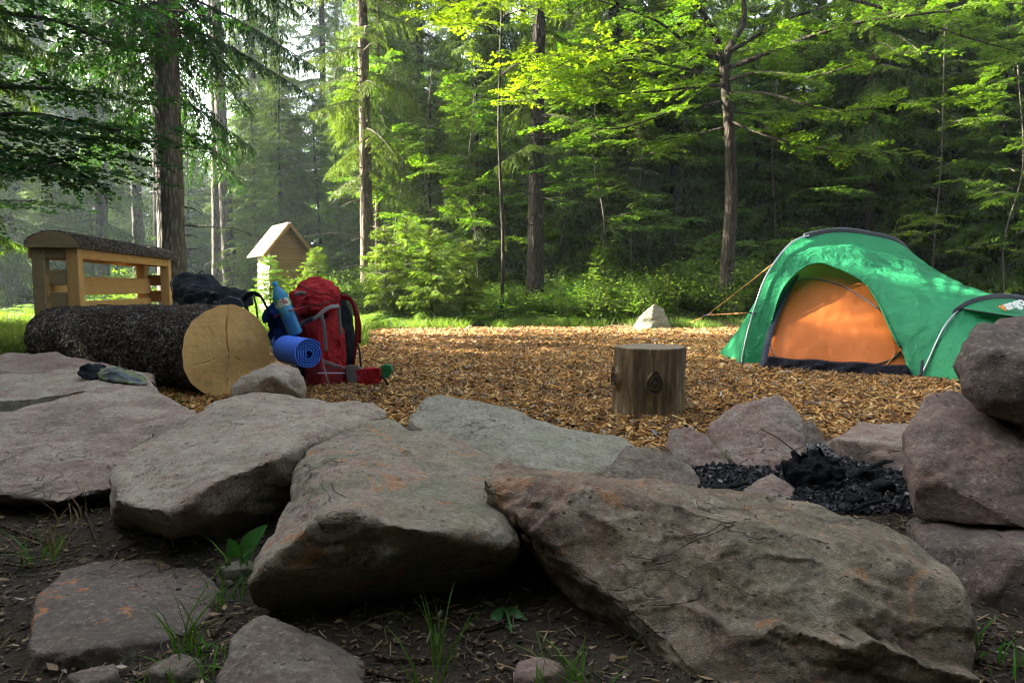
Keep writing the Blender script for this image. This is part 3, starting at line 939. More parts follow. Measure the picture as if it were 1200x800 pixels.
# ------------------------------------------------------------------ ash, charcoal, pebbles in the fire ring
M['charcoal'] = simple('charcoal', (0.006, 0.0065, 0.008), 0.8, spec=.12, nscale=30, namp=.5, bscale=60, bstr=.8, bdist=.01)
m, nt, out = new_mat('fire gravel')
geo = nt.nodes.new('ShaderNodeNewGeometry')
cc = ramp(nt, geo.outputs['Random Per Island'], [(0, (0.008, 0.009, 0.010)), (0.6, (0.022, 0.024, 0.028)), (0.9, (0.05, 0.05, 0.055)), (0.97, (0.16, 0.15, 0.15)), (1.0, (0.26, 0.23, 0.2))])
princ(nt, out, Base_Color=cc, Roughness=0.8).inputs['Specular IOR Level'].default_value = .15
M['fire_gravel'] = m
gxs, gys = [], []
n = 16000
X = rng.uniform(.50, 1.55, n); Y = rng.uniform(2.05, 3.1, n)
k = (((X - 1.20) / .27) ** 2 + ((Y - 2.42) / .46) ** 2 < 1 + rng.normal(0, .15, n)) | ((X > .62) & (X < 1.2) & (Y < 2.58 + rng.normal(0, .03, n)) & (Y > 2.0))
X, Y = X[k], Y[k]; n = len(X)
S = .004 + .018 * rng.random(n) ** 2.6
a, b = chips_at(X, Y, gz(X, Y) + .008 + rng.uniform(0, .018, n) * 1.0, S, S * rng.uniform(.6, 1, n), S * rng.uniform(.5, .9, n), .6)
tag(link('ash_gravel', mesh_np('ash_gravel', a, b, M['fire_gravel'])), 'black charcoal crumbs and ash filling the fire ring', 'fire ash', kind='stuff')
m, nt, out = new_mat('pale ash')
geo = nt.nodes.new('ShaderNodeNewGeometry')
cc = ramp(nt, geo.outputs['Random Per Island'], [(0, (0.03, 0.03, 0.032)), (0.4, (0.12, 0.115, 0.115)), (0.8, (0.26, 0.25, 0.25)), (1.0, (0.36, 0.34, 0.33))])
princ(nt, out, Base_Color=cc, Roughness=0.9)
n = 1500
X = rng.normal(1.34, .10, n); Y = rng.normal(2.82, .10, n)
S = .004 + .016 * rng.random(n) ** 2.2
a, b = chips_at(X, Y, gz(X, Y) + .024 + rng.uniform(0, .016, n), S, S * rng.uniform(.5, 1, n), S * rng.uniform(.3, .8, n), .5)
tag(link('pale_ash', mesh_np('pale_ash', a, b, m)), 'pale grey ash and stone crumbs at the back of the fire ring', 'fire ash', kind='stuff')
for i, (q0, q1, r_, lb) in enumerate([((995, 560, 2.46), (1046, 540, 2.62), .008, 'burnt stick lying against the flat topped fire stone'), ((848, 575, 2.33), (880, 568, 2.40), .006, 'short burnt stick beside the pale ash stone'),
                                      ((1000, 598, 2.22), (1040, 588, 2.30), .006, 'burnt stick lying at the near edge of the charcoal')]):
    a_, b_ = onz(q0[0], q0[1], .045), onz(q1[0], q1[1], .06)
    d_ = b_ - a_; mb = MB(); mb.tube([a_, a_ + d_ * .25 + Vector((.006, .004, .010)), a_ + d_ * .5 + Vector((-.004, .006, .004)), a_ + d_ * .78 + Vector((.005, -.003, .012)), b_], [r_ * .7, r_ * 1.2, r_ * .9, r_ * 1.1, r_ * .5], 6)
    tag(mb.build('burnt_stick', M['charcoal'], origin=a_), lb, 'burnt stick', 'burnt sticks')
rock('big charred black lump of wood in the middle of the fire ring',
     [(918, 560, 2.28), (930, 530, 2.34), (962, 522, 2.36), (988, 542, 2.34), (996, 575, 2.26), (965, 592, 2.18), (926, 588, 2.22)], M['charcoal'], 0.007, 1, 1.2, 41, lumpy=2.5, sink=-.02, name='charred_log', cat='charred wood', group='charred lumps')
for i, (x, y, s, d) in enumerate([(845, 577, .03, 2.32), (1010, 560, .04, 2.5), (1035, 575, .035, 2.42), (905, 590, .03, 2.25), (1000, 590, .03, 2.3), (860, 582, .025, 2.28)]):
    c = onz(x, y, 0.02)
    pr = random.Random(i)
    rock(['small lump of charcoal left of the pale ash stone', 'charcoal lump under the flat topped stone', 'charcoal lump nearest the mauve boulder', 'charcoal bit before the charred log',
          'charcoal lump right of the charred log', 'charcoal bit by the narrow pink stone'][i], [], M['charcoal'], 0.006, 1, 1.0, 80 + i,
         world=[(c.x + math.cos(a_) * s * pr.uniform(.7, 1.5), c.y + math.sin(a_) * s, c.z + h) for a_ in np.linspace(0, 2 * PI, 7)[:-1] for h in (-.02, s * pr.uniform(.5, 1.1))], name='charcoal_lump', cat='charcoal', group='charred lumps')
mb = MB()
p = [at(930, 580, 2.40), at(932, 545, 2.45), at(930, 527, 2.48), at(912, 513, 2.5), at(891, 502, 2.52)]
mb.tube(p, [.003, .003, .0028, .0024, .0015], 6)
mb.tube([p[2], at(945, 522, 2.46)], [.002, .001], 5)
tag(mb.build('twig', M['twig'], origin=p[0]), 'thin bent brown twig standing in the fire ash', 'twig')
# ------------------------------------------------------------------ bark log
C0 = at(267, 412, 4.25)
C1 = Vector((-3.92, 5.90, 0.265))
LR = 0.292
ax = (C1 - C0).normalized()
sx = ax.cross(Vector((0, 0, 1))).normalized()
uz = sx.cross(ax).normalized()


def flaky_bark(name):
    m, nt, out = new_mat(name)
    v = coords(nt)
    vo = nd(nt, 'ShaderNodeTexVoronoi', {'Vector': v, 'Scale': 58.0}, feature='F1')
    g = nd(nt, 'ShaderNodeSeparateColor', {0: vo.outputs['Color']}).outputs[0]
    n = tex_noise(nt, v, 9, 8, 0.7, .4)
    f = tex_noise(nt, v, 95, 6, 0.7)
    c = mix(nt, n, (0.030, 0.017, 0.013), (0.080, 0.050, 0.038))
    sel = math_(nt, 'MULTIPLY', ramp(nt, g, [(0.60, 0), (0.72, 1)]), ramp(nt, tex_noise(nt, v, 5, 4, .6), [(.32, 0.1), (.62, 1)]))
    c = mix(nt, math_(nt, 'MULTIPLY', sel, 0.8), c, mix(nt, f, (0.20, 0.18, 0.15), (0.36, 0.34, 0.28)))
    c = mix(nt, ramp(nt, f, [(0.58, 0), (0.72, 0.7)]), c, (0.24, 0.25, 0.17))
    c = mix(nt, ramp(nt, vo.outputs['Distance'], [(0.35, 0), (0.7, .8)]), c, (0.018, 0.012, 0.010))
    h = math_(nt, 'ADD', math_(nt, 'MULTIPLY', g, 0.5), math_(nt, 'SUBTRACT', f, vo.outputs['Distance']))
    princ(nt, out, Base_Color=c, Roughness=0.85, Normal=bump(nt, h, 1.0, 0.018)).inputs['Specular IOR Level'].default_value = 0.25
    return m


M['log_bark'] = flaky_bark('flaky log bark')
m, nt, out = new_mat('sawn log end')
v = coords(nt, loc=(0, 0, -C0.z))
ln = nd(nt, 'ShaderNodeVectorMath', {0: v}, operation='LENGTH').outputs['Value']
wob = tex_noise(nt, v, 4, 4, .6)
rr = math_(nt, 'ADD', ln, math_(nt, 'MULTIPLY', wob, 0.03))
rings = math_(nt, 'SINE', math_(nt, 'MULTIPLY', rr, 520.0))
saw = tex_noise(nt, coords(nt, scale=(1, 1, 14), rot=(0.5, 0.2, 0)), 7, 6, .65)
c = mix(nt, tex_noise(nt, v, 5, 6, .65), (0.54, 0.30, 0.090), (0.70, 0.45, 0.17))
c = mix(nt, ramp(nt, math_(nt, 'MULTIPLY', math_(nt, 'ADD', rings, 1), .5), [(.3, 0), (1, .22)]), c, (0.25, 0.12, 0.035))
c = mix(nt, ramp(nt, saw, [(.5, 0), (.75, .35)]), c, (0.25, 0.15, 0.06))
c = mix(nt, ramp(nt, rr, [(0.0, 0.35), (0.14, 0)]), c, (0.30, 0.16, 0.06))
gr = tex_noise(nt, v, 7.5, 5, .6, .8)
c = mix(nt, ramp(nt, gr, [(.56, 0), (.70, .55)]), c, (0.17, 0.14, 0.09))
princ(nt, out, Base_Color=c, Roughness=0.75, Normal=bump(nt, saw, .4, .004))
M['log_end'] = m

log = empty('bark_log', (C0.x, C0.y, 0), 'thick felled log with flaky dark bark, its sawn round end towards the red rucksack', 'log', None)
nu, nv = 300, 230
LL = (C1 - C0).length
PV = []
for i in range(nu):
    t = i / (nu - 1)
    c = C0.lerp(C1, t)
    for k in range(nv):
        an = 2 * PI * k / nv
        PV.append(c + (sx * math.cos(an) + uz * math.sin(an)) * (LR * (1 - 0.11 * t)))
PV = np.array(PV)
CN = np.repeat(np.array([C0.lerp(C1, i / (nu - 1)) for i in range(nu)]), nv, 0)
NV = PV - CN
NV /= np.linalg.norm(NV, axis=1)[:, None]
dd = vfrac(PV, 3, 2, 3) * 0.012 + vnoise(PV, 55, 5, noise.cell) * 0.007 + vfrac(PV, 28, 7, 3) * 0.008
tt = np.repeat(np.linspace(0, 1, nu), nv)
dd *= np.clip(tt * 60, 0.0, 1)
PV = PV + NV * dd[:, None]
idx = np.arange(nu * nv).reshape(nu, nv)
nxt = np.roll(idx, -1, 1)
Q = np.stack([idx[:-1], nxt[:-1], nxt[1:], idx[1:]], -1).reshape(-1, 4)
link('bark', mesh_np('bark', PV, Q[:, ::-1], M['log_bark'], smooth=False), log)


def disc(center, rad_pts, nrm, rings, mat, name, parent, cracks=(), seed=1):
    rows = []
    n = len(rad_pts)
    for r in np.linspace(0.002, 1, rings):
        rows.append([center + (p - center) * float(r) for p in rad_pts])
    mb = MB()
    mb.grid(rows, closed=True)
    mb.add(rows[0], [tuple(range(n))])
    me = mb.mesh(name, mat, True)
    V = get_co(me)
    Nn = np.tile(np.array(nrm), (len(V), 1))
    V = V + Nn * (vfrac(V, 20, seed, 3) * 0.002)[:, None]
    for i, (path, w, d) in enumerate(cracks):
        V = groove(V, Nn, path, w, d, i)
    set_co(me, V)
    return link(name, me, parent)


face_n = -ax
def fpt(a, r): return C0 + (sx * math.cos(a) + uz * math.sin(a)) * r
cr = []
for a, r0, r1, w in ((PI / 2 + .03, 0.0, .285, .009), (-PI / 2 - .05, .02, .24, .006), (PI + .35, .05, .24, .006), (2.3, .06, .2, .005), (-.7, .04, .2, .005), (.5, .05, .22, .005), (PI - .6, .1, .27, .004), (-1.1, .1, .26, .004)):
    cr.append(([fpt(a + .06 * math.sin(5 * q), r0 + (r1 - r0) * q) for q in np.linspace(0, 1, 6)], w, .022))
ringpts = [fpt(2 * PI * k / 320, LR * (1 + .012 * math.sin(k * .11) + .006 * math.sin(k * .37))) - ax * 0.004 for k in range(320)]
disc(C0 - ax * 0.004, ringpts, face_n, 70, M['log_end'], 'sawn_end', log, cr, 3)
back = [C1 + (sx * math.cos(2 * PI * k / 60) + uz * math.sin(2 * PI * k / 60)) * LR * .89 for k in range(60)]
disc(C1, back, ax, 6, M['log_end'], 'far_end', log)
# scar where the bark came off
M['bare_wood'] = wood_mat('bare wood', (0.34, 0.16, 0.06), (0.46, 0.25, 0.10), scale=7)
rows = []
for i in range(14):
    t = 0.66 + 0.15 * i / 13
    w = 0.20 * math.sin(PI * min(max(i / 13, .04), .97)) ** .6
    rows.append([C0.lerp(C1, t) + (sx * math.cos(a) + uz * math.sin(a)) * (LR * (1 - .11 * t) + .026)
                 for a in np.linspace(PI / 2 - .42 - w * .7, PI / 2 - .42 + w, 8)])
mb = MB(); mb.grid(rows)
o = mb.build('bark_scar', M['bare_wood'], log, smooth=True)

# ------------------------------------------------------------------ stump
SC = Vector((0.735, 3.62, 0))
stp = empty('tree_stump', SC, 'weathered cut stump with two dark knots, standing upright on the wood chips', 'stump')
m, nt, out = new_mat('weathered stump')
v = coords(nt, scale=(1, 1, .12))
n1 = tex_noise(nt, v, 22, 8, .7, .5)
n2 = tex_noise(nt, v, 7, 6, .65, .6)
kn = tex_noise(nt, coords(nt), 5, 6, .6)
c = ramp(nt, n1, [(.34, (0.050, 0.034, 0.021)), (.5, (0.155, 0.110, 0.064)), (.66, (0.42, 0.32, 0.19))])
c = mix(nt, ramp(nt, n2, [(.46, 0), (.62, .85)]), c, (0.06, 0.038, 0.024))
c = mix(nt, ramp(nt, kn, [(.5, 0), (.7, .5)]), c, (0.26, 0.17, 0.08))
princ(nt, out, Base_Color=c, Roughness=.8, Normal=bump(nt, math_(nt, 'ADD', n1, n2), .8, .012)).inputs['Specular IOR Level'].default_value = .25
M['stump'] = m
SR, SH = .183, .385
nu, nv = 90, 180
PV = []
knots = [(-PI / 2 - .06, .205, .038, .010, .052), (-PI + .25, .215, .040, .020, .05)]
for i in range(nu):
    z = -0.03 + (SH + .03) * i / (nu - 1)
    for k in range(nv):
        an = 2 * PI * k / nv
        r = SR * (1 + .035 * math.sin(an * 2 + 1) + .022 * math.sin(an * 5) + .012 * math.sin(an * 11 + z * 4) + .03 * max(0, 1 - z / .12))
        for ka, kz, ks, kd, kh in knots:
            da = ((an - ka + PI) % (2 * PI) - PI) * SR
            q = math.hypot(da / ks, (z - kz) / kh)
            if q < 1.5: r += kd * math.exp(-q ** 4) * (1 if q > .55 else .55 + .8 * q) + (0.010 * math.exp(-((q - .9) / .2) ** 2))
        if i == nu - 1: r -= .004
        PV.append(SC + Vector((math.cos(an) * r, math.sin(an) * r, z)))
PV = np.array(PV)
NV = PV - np.array([SC.x, SC.y, 0]); NV[:, 2] = 0
NV /= np.linalg.norm(NV, axis=1)[:, None]
PV = PV + NV * (vfrac(PV * np.array([1, 1, .2]), 30, 4, 3) * .004)[:, None]
idx = np.arange(nu * nv).reshape(nu, nv); nxt = np.roll(idx, -1, 1)
Q = np.stack([idx[:-1], nxt[:-1], nxt[1:], idx[1:]], -1).reshape(-1, 4)
link('trunk_side', mesh_np('trunk_side', PV, Q, M['stump'], smooth=True), stp)
M['stump_top'] = wood_mat('stump top', (0.15, 0.11, 0.075), (0.25, 0.20, 0.14), scale=8, grain=(6, 6, 6))
topc = SC + Vector((0, 0, SH))
disc(topc, [Vector(p) for p in PV[-nv:]], (0, 0, 1), 24, M['stump_top'], 'sawn_top', stp, [([topc, topc + Vector((.1, .1, 0))], .006, .012), ([topc, topc + Vector((-.13, .03, 0))], .005, .012)], 8)
M['knot'] = simple('dark knot wood', (0.055, 0.038, 0.026), .85, nscale=40, namp=.5, bscale=60, bstr=.8, bdist=.006)
for ka, kz, ks, kd, kh in knots:
    mb = MB(); rows = []
    for q in np.linspace(0.02, 1.0, 10):
        rows.append([SC + Vector((math.cos(ka + ks * q * math.cos(b) / SR), math.sin(ka + ks * q * math.cos(b) / SR), 0)) * (SR * 1.035 + kd * (1.0 - .25 * q) + .004 * math.sin(q * 14))
                     + Vector((0, 0, kz + kh * q * math.sin(b) * (1 + .4 * max(0, math.sin(b)) ** 6 + .10 * math.sin(3 * b + ka) + .06 * math.sin(7 * b)))) for b in np.linspace(0, 2 * PI, 25)[:-1]])
    mb.grid(rows, closed=True)
    mb.add(rows[0], [tuple(range(24))])
    mb.build('knot', M['knot'], stp, smooth=True)

# ------------------------------------------------------------------ roofed wooden rack behind the log
M['rack_wood'] = wood_mat('new pine', (0.36, 0.185, 0.060), (0.47, 0.27, 0.098), grain=(8, 1, 8), scale=4, dirt=.15)
M['rack_post'] = wood_mat('new pine posts', (0.37, 0.20, 0.066), (0.49, 0.29, 0.11), grain=(8, 8, .8), scale=4, dirt=.15)
M['rack_grey'] = wood_mat('greyed pine', (0.20, 0.145, 0.072), (0.28, 0.20, 0.105), grain=(2, 2, 8), scale=4, dirt=.3)
nr = Vector((-3.82, 6.0, 0)); fr = Vector((-4.24, 8.4, 0))
ra = (fr - nr).normalized(); rw = Vector((-ra.y, ra.x, 0)); W_ = .27
nl = nr + rw * W_; fl = fr + rw * W_
Z = Vector((0, 0, 1))
rack = empty('roofed_wooden_rack', (nr + fr) / 2 + rw * W_ / 2, 'open pine rack with a half round bark slab for a roof, behind the log', 'wooden rack')
for p, mt in ((nr, 'rack_post'), (nl, 'rack_grey'), (fr, 'rack_post'), (fl, 'rack_post')):
    mb = MB(); mb.beam(p - Z * .03, p + Z * 1.035, .10, .10, ra); mb.build('post', M[mt], rack)


def rail(a, b, z0, z1, side, mt='rack_wood', th=.026, ext=.045):
    d = (b - a).normalized()
    mb = MB(); mb.beam(a - d * ext + side + Z * (z0 + z1) / 2, b + d * ext + side + Z * (z0 + z1) / 2, th, z1 - z0, Z)
    return mb.build('rail', M[mt], rack)


rail(nr + ra * .052, fr - ra * .052, .945, 1.03, -rw * .028, ext=0)
rail(nl, fl, .945, 1.03, rw * .0645)
rail(nl, fl, .62, .80, -rw * .0645); rail(nl, fl, .42, .565, -rw * .0645)
for a, b, s in ((nr, nl, -ra), (fr, fl, ra)):
    mt_ = 'rack_wood' if s == ra else 'rack_grey'
    a2, b2 = a + rw * .052, b + rw * .052
    for z0_, z1_ in ((.715, .845), (.515, .655), (.945, 1.03)):
        rail(a2, b2, z0_, z1_, s * (.0665 if s == ra else .030), mt_, ext=0)
# half log roof: wood underside and end boards, bark on top
rc0 = (nr + nl) / 2 - ra * .085; rc1 = (fr + fl) / 2 + ra * .22
def roof_ring(c, hw, hh, z, n=26): return [c - rw * hw * math.cos(a) + Z * (z + hh * math.sin(a)) for a in np.linspace(0, PI, n)]
mb = MB()
r0, r1 = roof_ring(rc0, .215, .140, 1.036), roof_ring(rc1, .215, .140, 1.036)
mb.add(r0 + r1, [tuple(range(26)), tuple(range(51, 25, -1)), (0, 25, 51, 26)])
mb.build('roof_slab', M['rack_grey'], rack)
rows = []
prr = random.Random(3)
NR = 150
for i in range(NR):
    t = i / (NR - 1)
    c = rc0.lerp(rc1, t)
    rows.append(roof_ring(c - ra * (.0), .223, .148, 1.034, 60))
mb = MB(); mb.grid(rows)
inner = [roof_ring(rc0.lerp(rc1, t), .2155, .1405, 1.034, 60) for t in (0, 1)]
b = len(mb.v)
mb.grid([rows[0], inner[0]]); mb.grid([rows[-1], inner[1]])
me = mb.mesh('roof_bark', M['log_bark'])
V = get_co(me)
N = get_no(me)
V = V + np.abs(N) * np.sign(N) * (np.maximum(vnoise(V, 34, 3, noise.cell), -.4) * .007 + np.maximum(vfrac(V, 22, 4, 3), -.4) * .009)[:, None] * (np.arange(len(V)) < NR * 60)[:, None]
set_co(me, V)
link('roof_bark', me, rack)

# ------------------------------------------------------------------ little plank hut among the ferns
M['hut_wood'] = wood_mat('hut planks', (0.20, 0.10, 0.033), (0.29, 0.155, 0.058), grain=(1, 1, 10), scale=3, dirt=.25)
M['hut_sunlit'] = wood_mat('sunlit hut planks', (0.40, 0.33, 0.25), (0.52, 0.45, 0.36), grain=(1, 1, 10), scale=3, dirt=.08)  # lit copy of the hut planks: sunshine on the left wall painted in
M['roof_felt'] = simple('pale roof boards', (0.17, 0.145, 0.115), .8, nscale=8)
ha = R(35)
hu = Vector((math.cos(ha), math.sin(ha), 0)); hv = Vector((-math.sin(ha), math.cos(ha), 0))
A = Vector((-4.58, 13.0, 0)); hw, hd = .68, .78
hz = gzf(A.x, A.y)
hut = empty('plank_hut', A + hu * hw / 2 + hv * hd / 2 + Z * hz, 'small gabled plank hut standing among sunlit ferns', 'hut')
ez, pz = 1.42, 1.86


def plank_wall(p, d, length, top, name, mt, nrm):
    """lapped horizontal boards"""
    mb = MB()
    z = -.05; h = .115
    while z < top(0.5) - .01:
        z1 = min(z + h, 1.95)
        # clip board to gable
        def span(zz):
            xs = [q for q in np.linspace(0, 1, 101) if top(q) >= zz - 1e-6]
            return (xs[0], xs[-1]) if xs else None
        s0, s1 = span(z), span(min(z1, top(.5) - .001))
        if not s0: break
        if not s1: s1 = (.5, .5)
        lo, hi = .032, .004
        q = [p + d * (s0[0] * length) + nrm * lo + Z * z, p + d * (s0[1] * length) + nrm * lo + Z * z,
             p + d * (s1[1] * length) + nrm * hi + Z * (z1 - .004), p + d * (s1[0] * length) + nrm * hi + Z * (z1 - .004)]
        qb = [x - nrm * .03 for x in q]
        mb.add(q + qb, [(0, 1, 2, 3), (1, 0, 4, 5), (2, 1, 5, 6), (3, 2, 6, 7), (0, 3, 7, 4), (7, 6, 5, 4)])
        z += h
    return mb.build(name, M[mt], hut)


for o_ in (A,): pass
up = lambda v_: v_ + Z * hz
gab = lambda q: ez + (pz - ez) * (1 - abs(q - .5) * 2)
plank_wall(up(A), hu, hw, gab, 'front_wall', 'hut_wood', -hv)
plank_wall(up(A + hv * hd), hu, hw, gab, 'rear_wall', 'hut_wood', hv)
plank_wall(up(A - hu * .004), hv, hd, lambda q: ez, 'side_wall', 'hut_sunlit', -hu)
plank_wall(up(A + hu * (hw + .004)), hv, hd, lambda q: ez, 'side_wall', 'hut_wood', hu)
for s in (-1, 1):
    rid = up(A + hu * hw / 2) + Z * (pz + .03)
    eav = up(A + hu * (hw / 2 + s * (hw / 2 + .17))) + Z * (ez - .20 + .03)
    mid = lambda t: rid.lerp(eav, t)
    nrm_ = ((eav - rid).cross(hv) * s).normalized()
    if nrm_.z < 0: nrm_ = -nrm_
    a0, a1 = rid - hv * .16, eav - hv * .16
    b0, b1 = rid + hv * (hd + .16), eav + hv * (hd + .16)
    q = [a0, a1, b1, b0]
    mb = MB(); mb.add(q + [x + nrm_ * .028 for x in q], [(0, 1, 2, 3), (7, 6, 5, 4), (0, 4, 5, 1), (1, 5, 6, 2), (2, 6, 7, 3), (3, 7, 4, 0)])
    mb.build('roof', M['roof_felt'], hut)
    mb = MB(); mb.beam(a0 - hv * .016 - Z * .02, a1 - hv * .016 - Z * .02, .028, .06, nrm_); mb.build('barge_board', M['hut_wood'], hut)
mb = MB(); mb.beam(up(A + hu * (hw - .03) - hv * .034), up(A + hu * (hw - .03) - hv * .034) + Z * 1.40, .06, .025, hv); mb.build('corner_post', M['hut_wood'], hut)


# ------------------------------------------------------------------ soft things
def lump(name, pts, mat, parent, voxel=.009, smooth=4, fold=.006, ff=14, stretch=(1, 1, 1), seed=1, back=None, world=(), squeeze=.15, origin=None):
    W = [at(*p) for p in pts] + [Vector(p) for p in world]
    if back:
        c = sum(W, Vector()) / len(W)
        W += [Vector((q.x, q.y + back, q.z)) for q in (p.lerp(c, squeeze) for p in list(W))]
    me = hull_remesh(W, voxel, smooth)
    V = get_co(me); N = get_no(me)
    S = V * np.array(stretch)
    d = vfrac(S, ff * .5, seed, 2) * fold * 1.4 + (0.4 - np.abs(vnoise(S, ff, seed + 4)) * 2) * fold * .6 + vnoise(S, ff * 2.6, seed + 2) * fold * .25
    set_co(me, V + N * d[:, None])
    me.materials.append(mat)
    me.polygons.foreach_set('use_smooth', [True] * len(me.polygons))
    return link(name, me, parent, origin)


def strap(name, pts, w, mat, parent, th=.15, n=24, up=(0, 1, 0)):
    mb = MB()
    mb.tube(catmull(pts, n), w / 2, 10, flat=th, up=up)
    return mb.build(name, mat, parent, smooth=True)


M['red_cloth'] = fabric_mat('red nylon', (0.27, 0.014, 0.018), wr=24, wstr=.8, wdist=.02, rough=.6, spec=.06)
M['red_dark'] = fabric_mat('dark red nylon', (0.17, 0.014, 0.018), wr=24, wstr=.5)
M['grey_web'] = simple('grey webbing', (0.16, 0.15, 0.15), .6, bscale=300, bdist=.001)
M['black_cloth'] = fabric_mat('black nylon', (0.008, 0.011, 0.016), wr=22, wstr=.55, rough=.7, spec=.06)
M['black_web'] = simple('black webbing', (0.014, 0.015, 0.018), .6)
M['slate_cloth'] = fabric_mat('slate nylon', (0.045, 0.052, 0.068), wr=22, wstr=.5)
M['green_cloth'] = fabric_mat('green nylon', (0.025, 0.15, 0.055), wr=30, wstr=.4)

# red rucksack
PK = Vector((-1.27, 4.75, 0))
pk = empty('red_rucksack', PK, 'tall red rucksack standing upright on the wood chips beside the log', 'rucksack')
lump('body', [(352, 458, 4.72), (350, 430, 4.68), (346, 395, 4.68), (342, 365, 4.70), (352, 356, 4.72), (392, 356, 4.72), (402, 385, 4.70), (406, 430, 4.70), (408, 456, 4.72), (378, 461, 4.62), (376, 430, 4.56), (372, 390, 4.56)],
     M['red_cloth'], pk, .008, 3, .012, 16, (1, 1, .7), 3, back=.22)
lump('lid', [(337, 356, 4.70), (341, 342, 4.70), (352, 330, 4.72), (363, 323, 4.74), (375, 324, 4.74), (392, 338, 4.70), (398, 350, 4.68), (396, 362, 4.66), (372, 368, 4.58), (350, 371, 4.62), (360, 345, 4.60)],
     M['red_cloth'], pk, .008, 3, .013, 15, (1, 1, 1.6), 5, back=.20)
lump('front_pocket', [(354, 425, 4.60), (352, 455, 4.60), (366, 462, 4.56), (392, 461, 4.58), (400, 452, 4.62), (400, 428, 4.62), (375, 424, 4.54), (376, 452, 4.52)], M['red_dark'], pk, .008, 3, .005, 18, (1, 1, .8), 7, back=.10)
lump('back_panel', [(396, 350, 4.80), (404, 352, 4.82), (412, 372, 4.84), (414, 400, 4.84), (414, 428, 4.84), (400, 430, 4.76), (398, 385, 4.74)], M['black_cloth'], pk, .008, 3, .005, 16, (1, 1, 1), 9, back=.10)
strap('shoulder_strap', [at(396, 350, 4.82), at(404, 347, 4.80), at(412, 352, 4.78), at(417, 368, 4.77), at(418, 390, 4.77), at(416, 410, 4.79), at(414, 426, 4.82)], .030, M['red_dark'], pk, .45)
strap('shoulder_strap', [at(397, 352, 5.0), at(408, 350, 5.0), at(416, 360, 4.99), at(421, 380, 4.99), at(421, 402, 5.0)], .030, M['red_dark'], pk, .45)
strap('load_strap', [at(418, 402, 4.78), at(421, 410, 4.77), at(423, 430, 4.77), at(424, 448, 4.79)], .014, M['black_web'], pk, .25)
b = lump('hip_belt', [(404, 430, 4.72), (410, 426, 4.70), (420, 428, 4.66), (428, 434, 4.64), (440, 452, 4.62), (452, 458, 4.62), (424, 462, 4.62), (408, 458, 4.68)], M['grey_web'], pk, .007, 3, .003, 20, seed=11, back=.05)
lump('hip_pocket', [(416, 433, 4.62), (430, 431, 4.58), (446, 431, 4.57), (448, 446, 4.57), (440, 452, 4.57), (420, 455, 4.59)], M['red_cloth'], pk, .005, 8, .006, 24, seed=12, back=.09)
strap('compression_strap', [at(346, 384, 4.645), at(358, 377, 4.575), at(370, 372, 4.548), at(384, 361, 4.59), at(397, 358, 4.655)], .026, M['grey_web'], pk, .16)
strap('compression_strap', [at(377, 369, 4.545), at(380, 385, 4.545), at(382, 412, 4.548)], .024, M['grey_web'], pk, .18)
strap('compression_strap', [at(397, 359, 4.66), at(398, 375, 4.66), at(400, 392, 4.66)], .022, M['grey_web'], pk, .18)
strap('compression_strap', [at(380, 424, 4.54), at(392, 428, 4.58), at(404, 432, 4.66)], .026, M['grey_web'], pk, .16)
strap('cord', [at(372, 437, 4.50), at(388, 437, 4.53), at(404, 437, 4.62)], .008, simple('pale piping', (.30, .32, .42), .6), pk, .8)
strap('cord', [at(378, 420, 4.50), at(382, 440, 4.47), at(388, 455, 4.47), at(396, 459, 4.55)], .009, M['grey_web'], pk, .8)
strap('buckle', [at(346, 345, 4.585), at(352, 343, 4.57), at(358, 344, 4.57)], .022, M['grey_web'], pk, .4)
strap('buckle', [at(358, 377, 4.565), at(366, 373, 4.54)], .03, M['black_web'], pk, .35, 6)
strap('lid_strap', [at(350, 332, 4.70), at(366, 341, 4.60), at(384, 345, 4.60), at(397, 352, 4.66)], .010, M['red_dark'], pk, .5)
strap('zip', [at(349, 356, 4.605), at(360, 359, 4.575), at(376, 357, 4.57), at(390, 352, 4.60)], .007, M['black_web'], pk, .6)
strap('zip', [at(356, 430, 4.565), at(366, 434, 4.535), at(380, 433, 4.515), at(396, 430, 4.555)], .006, M['black_web'], pk, .6)
strap('ice_axe_loop', [at(368, 452, 4.505), at(371, 458, 4.495), at(376, 456, 4.495), at(377, 448, 4.505)], .008, M['black_web'], pk, .6)
lump('side_pocket', [(348, 412, 4.64), (346, 432, 4.63), (350, 454, 4.63), (357, 456, 4.58), (358, 428, 4.58), (354, 412, 4.60)], M['black_cloth'], pk, .007, 3, .004, 22, seed=15, back=.10)
strap('belt_webbing', [at(446, 440, 4.56), at(452, 446, 4.56), at(455, 454, 4.57), at(448, 459, 4.58)], .016, M['black_web'], pk, .3)
strap('haul_loop', [at(397, 349, 4.86), at(402, 343, 4.86), at(407, 347, 4.86)], .012, M['black_web'], pk, .4)
g = lump('green_stuff_sack', [(444, 430, 4.60), (450, 426, 4.60), (458, 428, 4.60), (460, 436, 4.60), (455, 443, 4.60), (447, 442, 4.60)], M['green_cloth'], None, .006, 3, .004, 26, seed=14, back=.07, origin=at(452, 444, 4.63))
tag(g, 'little green bag tucked behind the hip belt of the red rucksack', 'bag')

